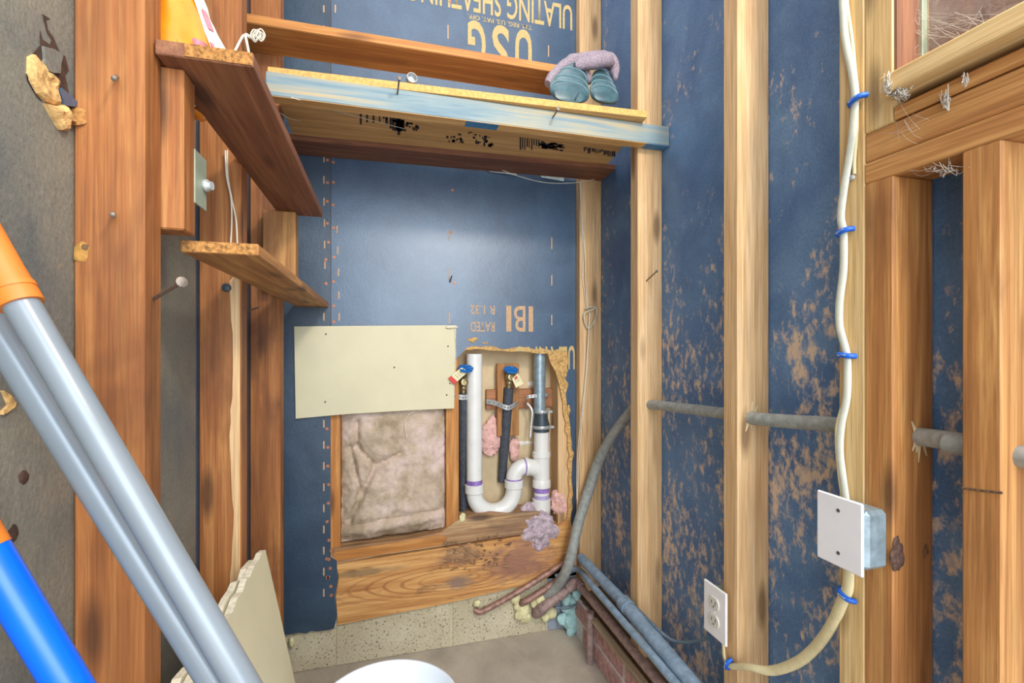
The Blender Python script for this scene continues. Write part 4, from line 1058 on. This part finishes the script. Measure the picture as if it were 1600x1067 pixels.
# ================================================================== CORNER PIPES
# long conduit through the right studs, bending down in the corner
yS = [P(997, 541, X=XR).y, P(1153, 541, X=XR).y, yj0]
cpts = [Vector((0.775, -0.39, P(1600, 713, X=0.775).z)), P(1595, 713, X=0.777), P(1502, 692, X=0.786), P(1436, 682, Y=yS[2] - .0), P(1308, 664, X=0.79), P(1240, 659, X=0.785), P(1173, 653, Y=yS[1]), P(1130, 646, X=0.787), P(1070, 638, X=0.79), P(1016, 632, Y=yS[0]), P(998, 634, Y=1.34), P(985, 644, Y=1.40), P(960, 676, Y=1.50), P(938, 715, Y=1.60), P(920, 765, Y=1.65), P(903, 820, Y=1.65), P(893, 865, Y=1.64), P(884, 893, Y=1.65), P(872, 913, Y=1.695), P(858, 926, Y=1.722), P(847, 937, Y=1.755)]
tag(tube('conduit', cpts, [.0140] * 10 + [.0165] * 3 + [.019] * 8, M_conduit, None, 18, 5), 'grey flexible conduit threaded through the right studs and bending down the corner', 'conduit')
def splinter(u, v, y, seed):
    r_ = random.Random(seed); bm = bmesh.new()
    for k in range(14):
        a = r_.uniform(0, 2 * math.pi)
        c = P(u, v, Y=y); d0 = .013; d1 = d0 + r_.uniform(.006, .02) * (1.3 if abs(math.sin(a)) > .6 else .4)
        p0 = c + Vector((math.cos(a) * d0, -.001, math.sin(a) * d0)); p1 = c + Vector((math.cos(a) * d1 * .7, -.0015, math.sin(a) * d1))
        n_ = (p1 - p0).cross(Vector((0, 1, 0))).normalized() * .004
        f_ = [p0 - n_, p0 + n_, p1 + n_ * .3, p1 - n_ * .3]
        bm.faces.new([bm.verts.new(q) for q in f_])
    return tag(finish('splintered_rim', bm, plain('fresh_wood', srgb(232, 206, 160), .85), wr), kind='stuff')
splinter(1173, 653, yS[1], 1); splinter(1437, 683, yS[2], 2)

def run(name, pts, r, mat, label, cat='pipe', segs=16, sub=5): return tag(tube(name, pts, r, mat, None, segs, sub), label, cat)
# big grey pipe on the right wall
bp_ = empty('waste_pipe', P(910, 873, Y=1.68), 'thick grey pipe with a joint collar running low along the right wall', 'pipe')
pA = P(908, 872, X=0.72); pB = P(975, 942, X=0.72); pC = P(1092, 1082, X=0.72)
dirp = (pC - pA).normalized()
tube('pipe', [pA, pB], .018, M_greypipe, bp_, 20, 1)
tube('pipe', [pB, pC, pC + dirp * .5], .021, M_greypipe, bp_, 20, 1)
tube('collar', [pB - dirp * .004, pB + dirp * .03], .0235, M_greypipe, bp_, 20, 1)
run('supply_pipe', [P(868, 902, Y=1.72), P(885, 895, Y=1.715), P(897, 889, Y=1.69), P(908, 893, Y=1.645), P(922, 911, X=.692), P(960, 955, X=.686), P(1008, 1011, X=.686), P(1056, 1068, X=.686), P(1138, 1163, X=.686)], .011, M_greypipe, 'thin blue-grey pipe under the thick grey pipe on the right wall')
ip = empty('iron_pipe', P(905, 913, Y=1.66), 'rusty iron pipe with elbow fittings turning from the back wall onto the brick base', 'pipe')
tube('pipe', [P(905, 914, X=.716), P(950, 968, X=.716), P(1040, 1078, X=.716), P(1100, 1150, X=.716)], .0135, M_iron, ip, 16, 2)
tube('elbow', [P(888, 920, Y=1.69), P(897, 912, Y=1.685), P(905, 912, Y=1.668), P(909, 918, X=.716)], [.018, .019, .019, .016], M_iron, ip, 18, 5)
tube('nipple', [P(868, 935, Y=1.70), P(890, 919, Y=1.69)], .0145, M_iron, ip, 16, 1)
tube('coupling', [P(873, 932, Y=1.697), P(884, 924, Y=1.692)], .0185, M_iron, ip, 16, 1)
tube('elbow', [P(870, 934, Y=1.70), P(856, 944, Y=1.705), P(846, 951, Y=1.712), P(840, 956, Y=1.73), P(838, 958, Y=1.752)], [.0175, .0185, .0205, .0205, .019], M_iron, ip, 18, 5)
lathe('drop_leg', (P(922, 1022, X=.703).x, P(922, 1022, X=.703).y, 0.0), (0, 0, 1), [(.012, 0), (.012, .16), (.0145, .162), (.0145, .18)], M_iron, ip, 14)
run('copper_pipe', [P(742, 952, Y=1.742), P(748, 956, Y=1.735), P(758, 953, Y=1.732), P(790, 936, Y=1.73), P(830, 912, Y=1.728), P(865, 890, Y=1.725), P(882, 879, Y=1.722)], .0105, M_copperp, 'thin copper brown pipe angled across the rim board into the corner')
run('short_pipe', [P(812, 942, Y=1.742), P(818, 941, Y=1.73), P(840, 928, Y=1.722), P(870, 908, Y=1.716), P(884, 899, Y=1.714)], .0125, M_copperp, 'short brown pipe stub between the copper pipe and the iron elbow')
run('drain_hose', [P(868, 949, Y=1.71), P(885, 950, Y=1.70), P(900, 945, Y=1.69), P(914, 942, Y=1.64)], .005, M_cond2, 'thin dark hose behind the iron drop leg', 'hose', 8)
run('loose_lead', [P(975, 932, X=.735), P(1000, 955, X=.735), P(1025, 980, X=.735), P(1050, 1000, X=.75), P(1080, 1003, X=.765), P(1106, 996, X=.765)], .0045, M_cond2, 'thin grey lead dropping from the right wall to the outlet', 'wire', 8)
tag(box('wood_strip', .700, .726, 0.45, P(928, 958, X=.715).y, .1535, .1605, wood('grey_strip_wood', srgb(196, 178, 150), srgb(170, 148, 120), srgb(120, 98, 78), 'Y', .4), None, .001), 'thin wooden strip lying on the brick base under the rusty pipe', 'wood strip')
# dirt ledge behind pipes
bm = bmesh.new(); bmesh.ops.create_grid(bm, x_segments=8, y_segments=60, size=0.5)
for v in bm.verts:
    x = 0.728 + (v.co.x + .5) * (XRS - 0.729); y = 0.45 + (v.co.y + .5) * 1.24
    v.co = Vector((x, y, 0.150 + 0.01 * abs(noise.noise(Vector((x * 60, y * 60, 0)))) + 0.03 * (v.co.x + .5)))
tag(finish('debris', bm, M_debris, smooth=True), 'brown dirt and leaf litter on the brick ledge behind the pipes', 'debris', kind='stuff')
# spray foam
foam = empty('spray_foam', P(888, 960, Y=1.73), 'pale expanding foam squeezed out round the corner pipes', 'foam')
for i, (u, v, y, s, mt) in enumerate(((893, 972, 1.72, .026, 1), (880, 968, 1.73, .02, 1), (897, 955, 1.72, .022, 1), (900, 940, 1.71, .02, 1), (886, 950, 1.73, .018, 1), (893, 984, 1.71, .018, 1), (902, 928, 1.70, .018, 1), (888, 938, 1.73, .02, 1))):
    blob('foam_lump', P(u, v, Y=y), (s * 1.25, s * .9, s * 1.25), M_spray2, foam, .35, 40, 3, i)
foam2 = empty('spray_foam', P(818, 955, Y=1.735), 'yellow expanding foam round the pipe stubs below the rim board', 'foam')
for i, (u, v, y, s) in enumerate(((817, 957, 1.738, .024), (812, 947, 1.74, .018), (822, 965, 1.735, .016), (806, 936, 1.74, .016), (845, 936, 1.735, .022), (838, 942, 1.74, .018), (862, 958, 1.74, .018), (852, 966, 1.735, .013), (855, 932, 1.73, .012))):
    blob('foam_lump', P(u, v, Y=y), (s * 1.25, s * .8, s * 1.25), M_spray, foam2, .35, 40, 3, i + 20)
tag(blob('foam_lump', P(745, 944, Y=1.742), (.013, .008, .014), M_spray, None, .35, 50, 3, 40), 'small yellow foam lump at the low end of the copper pipe', 'foam')
tag(blob('foam_lump', P(456, 1003, Y=1.735), (.01, .012, .016), M_spray, None, .3, 50, 3, 41), 'yellow foam lump at the concrete block beside the leaning wallboard', 'foam')

# ================================================================== RIGHT WALL ELECTRICAL
# outlet on the second stud
def yx(u, X): return P(u, 541, X=X).y
Xo = XR - 0.002
oy1, oy0 = yx(1101, Xo - .012), yx(1136, Xo - .012)
ozc = 0.5 * (P(1101, 945, X=Xo - .012).z + P(1136, 967, X=Xo - .012).z); oh = .0585
ot = empty('wall_outlet', (Xo, (oy0 + oy1) / 2, ozc - oh), 'white duplex outlet with ivory sockets on the middle right stud', 'outlet')
plt = box('cover_plate', Xo - .015, Xo - .009, oy0, oy1, ozc - oh, ozc + oh, M_white, ot, .002)
box('outlet_box', Xo - .009, XRS - .002, yx(1132, XR) + .004, oy1 - .012, ozc - .045, ozc + .045, M_plate, ot, .002)
ym = (oy0 + oy1) / 2
for dz in (.0195, -.0195):
    pts = []
    for k in range(24):
        a = 2 * math.pi * k / 24
        pts.append((ym + .0165 * math.cos(a) * (1 if abs(math.sin(a)) < .75 else 1), ozc + dz + max(-.0135, min(.0135, .0165 * math.sin(a)))))
    so = prism('socket', pts, 'X', Xo - .0175, Xo - .0145, M_outlet, plt)
    for dy in (-.006, .006): box('slot', Xo - .0179, Xo - .0174, ym + dy - .001, ym + dy + .001, ozc + dz - .002, ozc + dz + .006, M_slot, ot, 0)
    box('slot', Xo - .0179, Xo - .0174, ym - .002, ym + .002, ozc + dz - .009, ozc + dz - .0055, M_slot, ot, 0)
lathe('screw', (Xo - .0148, ym, ozc), (-1, 0, 0), [(.003, 0), (.0025, .0012)], M_white, plt, 10)
# blank plate on box
Xb = XR - .016
by1, by0 = yx(1278, Xb - .03), yx(1350, Xb - .03)
bz1 = P(1280, 765, X=Xb - .03).z; bz0 = P(1280, 870, X=Xb - .03).z
jb = empty('junction_box', (XR, (by0 + by1) / 2, bz0), 'galvanised junction box with a blank white cover on the pale stud', 'electrical box')
cvp = box('blank_cover', Xb - .033, Xb - .028, by0, by1, bz0, bz1, M_white, jb, .002)
box('box_body', Xb - .028, XR - .0005, by0 - .003, by1 - .022, bz0 + .01, bz1 - .012, M_galv, jb, .006)
for dz in (.022, (bz1 - bz0) - .022):
    lathe('screw', (Xb - .0328, (by0 + by1) / 2, bz0 + dz), (-1, 0, 0), [(.0032, 0), (.0025, .0012)], M_slot, cvp, 10)
# cable
nc = empty('power_cable', (XR, 0.62, 1.0), 'cream flat power cable stapled up the pale stud with blue clips', 'cable')
Xc = XR - .006
kpts = [(1316, -60), (1317, 0), (1321, 60), (1331, 110), (1336, 150), (1333, 200), (1328, 240), (1318, 300), (1314, 340), (1318, 365), (1318, 420), (1312, 470), (1312, 510), (1321, 545), (1324, 570), (1323, 620), (1315, 660), (1312, 700), (1316, 740), (1323, 790)]
tube('cable_run', [P(u, v, X=Xc) for u, v in kpts], .0068, M_nm2, nc, 12, 5, ((1, 0, 0), .55))
tube('cable_run', [P(u + 5, v, X=Xc + .002) for u, v in [(1316, -60), (1318, 0), (1326, 60), (1331, 110), (1334, 150), (1333, 210), (1330, 250), (1330, 272)]], .0028, M_nm, nc, 8, 5)
tube('cable_run', [P(u, v, X=Xc + .001) for u, v in [(1316, 640), (1309, 670), (1310, 710), (1314, 750), (1320, 790)]], .0042, M_nm, nc, 8, 5)
low = [P(1326, 880, X=Xc - .002), P(1325, 915, X=Xc), P(1319, 932, X=Xc), P(1300, 975, X=Xc + .01), P(1275, 1010, X=Xc + .02), P(1245, 1035, X=Xc + .02), P(1205, 1048, X=Xc + .015), P(1170, 1042, X=Xc + .0), P(1140, 1040, X=Xc), P(1132, 1028, X=Xc - .002), P(1130, 1005, X=Xc)]
tube('cable_run', low, [.0095, .0095, .0095, .0095, .0095, .0095, .009, .007, .0055, .0045, .0045], M_nm, nc, 14, 6, ((1, 0, 0), .55))
for (u, v, tilt) in ((1337, 156, .2), (1317, 362, .2), (1320, 555, -.1), (1320, 930, -.35), (1137, 1038, 1.2)):
    c = P(u, v, X=Xc - .003); w = .0135
    d = Vector((0, -math.cos(tilt), math.sin(tilt)))
    clp = tube('cable_clip', [c - d * w + Vector((.007, 0, 0)), c - d * w * .55 + Vector((-.003, 0, 0)), c + d * w * .55 + Vector((-.003, 0, 0)), c + d * w + Vector((.007, 0, 0))], .0045, M_clip, nc, 8, 3)
    tube('staple_wire', [c - d * w * .5 + Vector((-.0075, 0, -.001)), c + d * w * .5 + Vector((-.0075, 0, .001))], .0011, M_steel, clp, 6, 1)
# small hook nail
nail(wr, P(1333, 277, X=XR), P(1331, 277, X=XR - .006), .002, .004, M_steel, 'tack')

# cobwebs by the header
rw = random.Random(21)
bm = bmesh.new()
def web(u, v, X, n, su, sv, r=0.0006):
    for k in range(n):
        a = P(u + rw.gauss(0, su), v + rw.gauss(0, sv), X=X + rw.uniform(-.01, .005)); b = P(u + rw.gauss(0, su), v + rw.gauss(0, sv), X=X + rw.uniform(-.01, .01))
        mid = (a + b) / 2 + Vector((rw.uniform(-.006, .006), 0, -rw.uniform(0, .012)))
        tube_bm(bm, [a, mid, b], rw.uniform(r * .6, r * 1.5), 4, 3)
web(1400, 141, .725, 90, 12, 5, .0004); web(1386, 132, .715, 40, 4, 8, .0005); web(1478, 152, .74, 30, 4, 7, .0005); web(1415, 60, .79, 50, 20, 28, .0002); web(1500, 40, .795, 40, 60, 14, .0002)
web(1420, 200, .742, 9, 20, 22, .00018); web(1470, 262, .75, 24, 20, 5, .00025); web(1508, 120, .74, 10, 3, 6, .0005)
tag(finish('cobwebs', bm, M_web), 'grey dusty cobwebs hanging from the window sill and header', 'cobweb', kind='stuff')

# ================================================================== THINGS ON THE FLOOR
# leaning wallboard offcuts
def leaning(name, topx, k, y_far, y_near, ztop, th, seed, label, jam=.006):
    r_ = random.Random(seed)
    outline = jag((y_near, ztop - .01), (y_far, ztop), 26, jam, r_) + [(y_far + .003, ztop - .004)] + jag((y_far + .004, ztop - .02), (y_far + .07, 0.002), 12, .002, r_) + [(y_far + .07, 0.002), (y_near, 0.002)]
    bm = bmesh.new()
    A = [bm.verts.new((topx + k * (ztop - z), y, z)) for y, z in outline]
    B = [bm.verts.new((topx - th + k * (ztop - z), y, z)) for y, z in outline]
    bm.faces.new(A); bm.faces.new(list(reversed(B)))
    for i in range(len(A)):
        f = bm.faces.new([A[i], A[(i + 1) % len(A)], B[(i + 1) % len(A)], B[i]]); f.material_index = 1
    bmesh.ops.triangulate(bm, faces=[f for f in bm.faces if len(f.verts) > 4])
    return tag(finish(name, bm, [M_board, M_gyps]), label, 'wallboard')
pt = P(414, 857, X=-.235)
leaning('wallboard_offcut', -.235, .17, pt.y, .35, pt.z, .011, 1, 'cream wallboard offcut leaning on the left studs, its clean face towards the bucket')
leaning('wallboard_offcut', -.249, .145, pt.y - .03, .35, pt.z - .006, .011, 2, 'cream wallboard offcut sandwiched behind another against the left studs', .008)
# bucket
bc = P(600, 1045, Z=.37)
bkx, bky = P(602, 1030, Z=.37).x, P(607, 1030, Z=.37).y - .150
bu = empty('bucket', (bkx, bky, 0), 'white plastic bucket standing on the concrete floor', 'bucket')
lathe('bucket_body', (bkx, bky, 0.0), (0, 0, 1), [(.118, 0.0), (.122, .004), (.145, .362), (.149, .364), (.150, .368), (.148, .370), (.1445, .370), (.142, .366), (.1165, .006), (.001, .006)], M_bucket, bu, 64)
lathe('rim_ring', (bkx, bky, .30), (0, 0, 1), [(.1405, 0), (.148, .001), (.149, .012), (.142, .014)], M_bucket, bu, 64)
tube('bail_handle', [(bkx - .152, bky, .33), (bkx - .158, bky - .06, .25), (bkx - .12, bky - .13, .17), (bkx, bky - .165, .14), (bkx + .12, bky - .13, .17), (bkx + .158, bky - .06, .25), (bkx + .152, bky, .33)], .002, M_steel, bu, 8, 5)

# extension poles
def pole(name, p0, p1, r, mat, label, top_ext, parts):
    p0 = Vector(p0); p1 = Vector(p1); d = (p1 - p0).normalized()
    foot = p0 + d * ((p0.z - .012) / -d.z)
    topp = p0 - d * top_ext
    e = empty(name, foot, label, 'pole', 'poles leaning on the left wall')
    tube('pole_shaft', [topp, (topp + foot) / 2, foot], r, mat, e, 24, 1)
    tube('foot_cap', [foot - d * .05, foot + d * .004], r + .002, M_rubber, e, 20, 1)
    parts(e, p0, d, topp)
    return e
def gripparts(e, p0, d, topp):
    g0 = p0 - d * .002
    tube('grip', [g0, g0 - d * .006, g0 - d * .03, g0 - d * .085, topp - d * .002], [.0141, .0143, .0135, .0141, .0143], M_grip, e, 24, 4)
    tube('grip_ring', [g0 - d * .012, g0 - d * .016], .0147, M_grip, e, 24, 1)
pole('extension_pole', P(36, 480, t=.372), P(378, 1067, t=.382), .0116, M_polegrey, 'grey metal extension pole with an orange grip leaning on the left wall', .105, gripparts)
def no_parts(e, p0, d, topp):
    tube('top_cap', [topp - d * .003, topp + d * .02], .0135, M_grip, e, 20, 1)
pole('extension_pole', P(-4, 518, t=.398), P(338, 1067, t=.408), .0119, M_polegrey, 'grey metal extension pole lying behind the orange-gripped pole', .032, no_parts)
def blue_parts(e, p0, d, topp):
    tube('top_cap', [topp - d * .004, topp + d * .018], .0138, M_grip, e, 20, 1)
pole('broom_pole', P(2, 895, t=.365), P(67, 1003, t=.368), .0132, M_poleblue, 'bright blue pole leaning low in the left corner by the grey poles', .038, blue_parts)
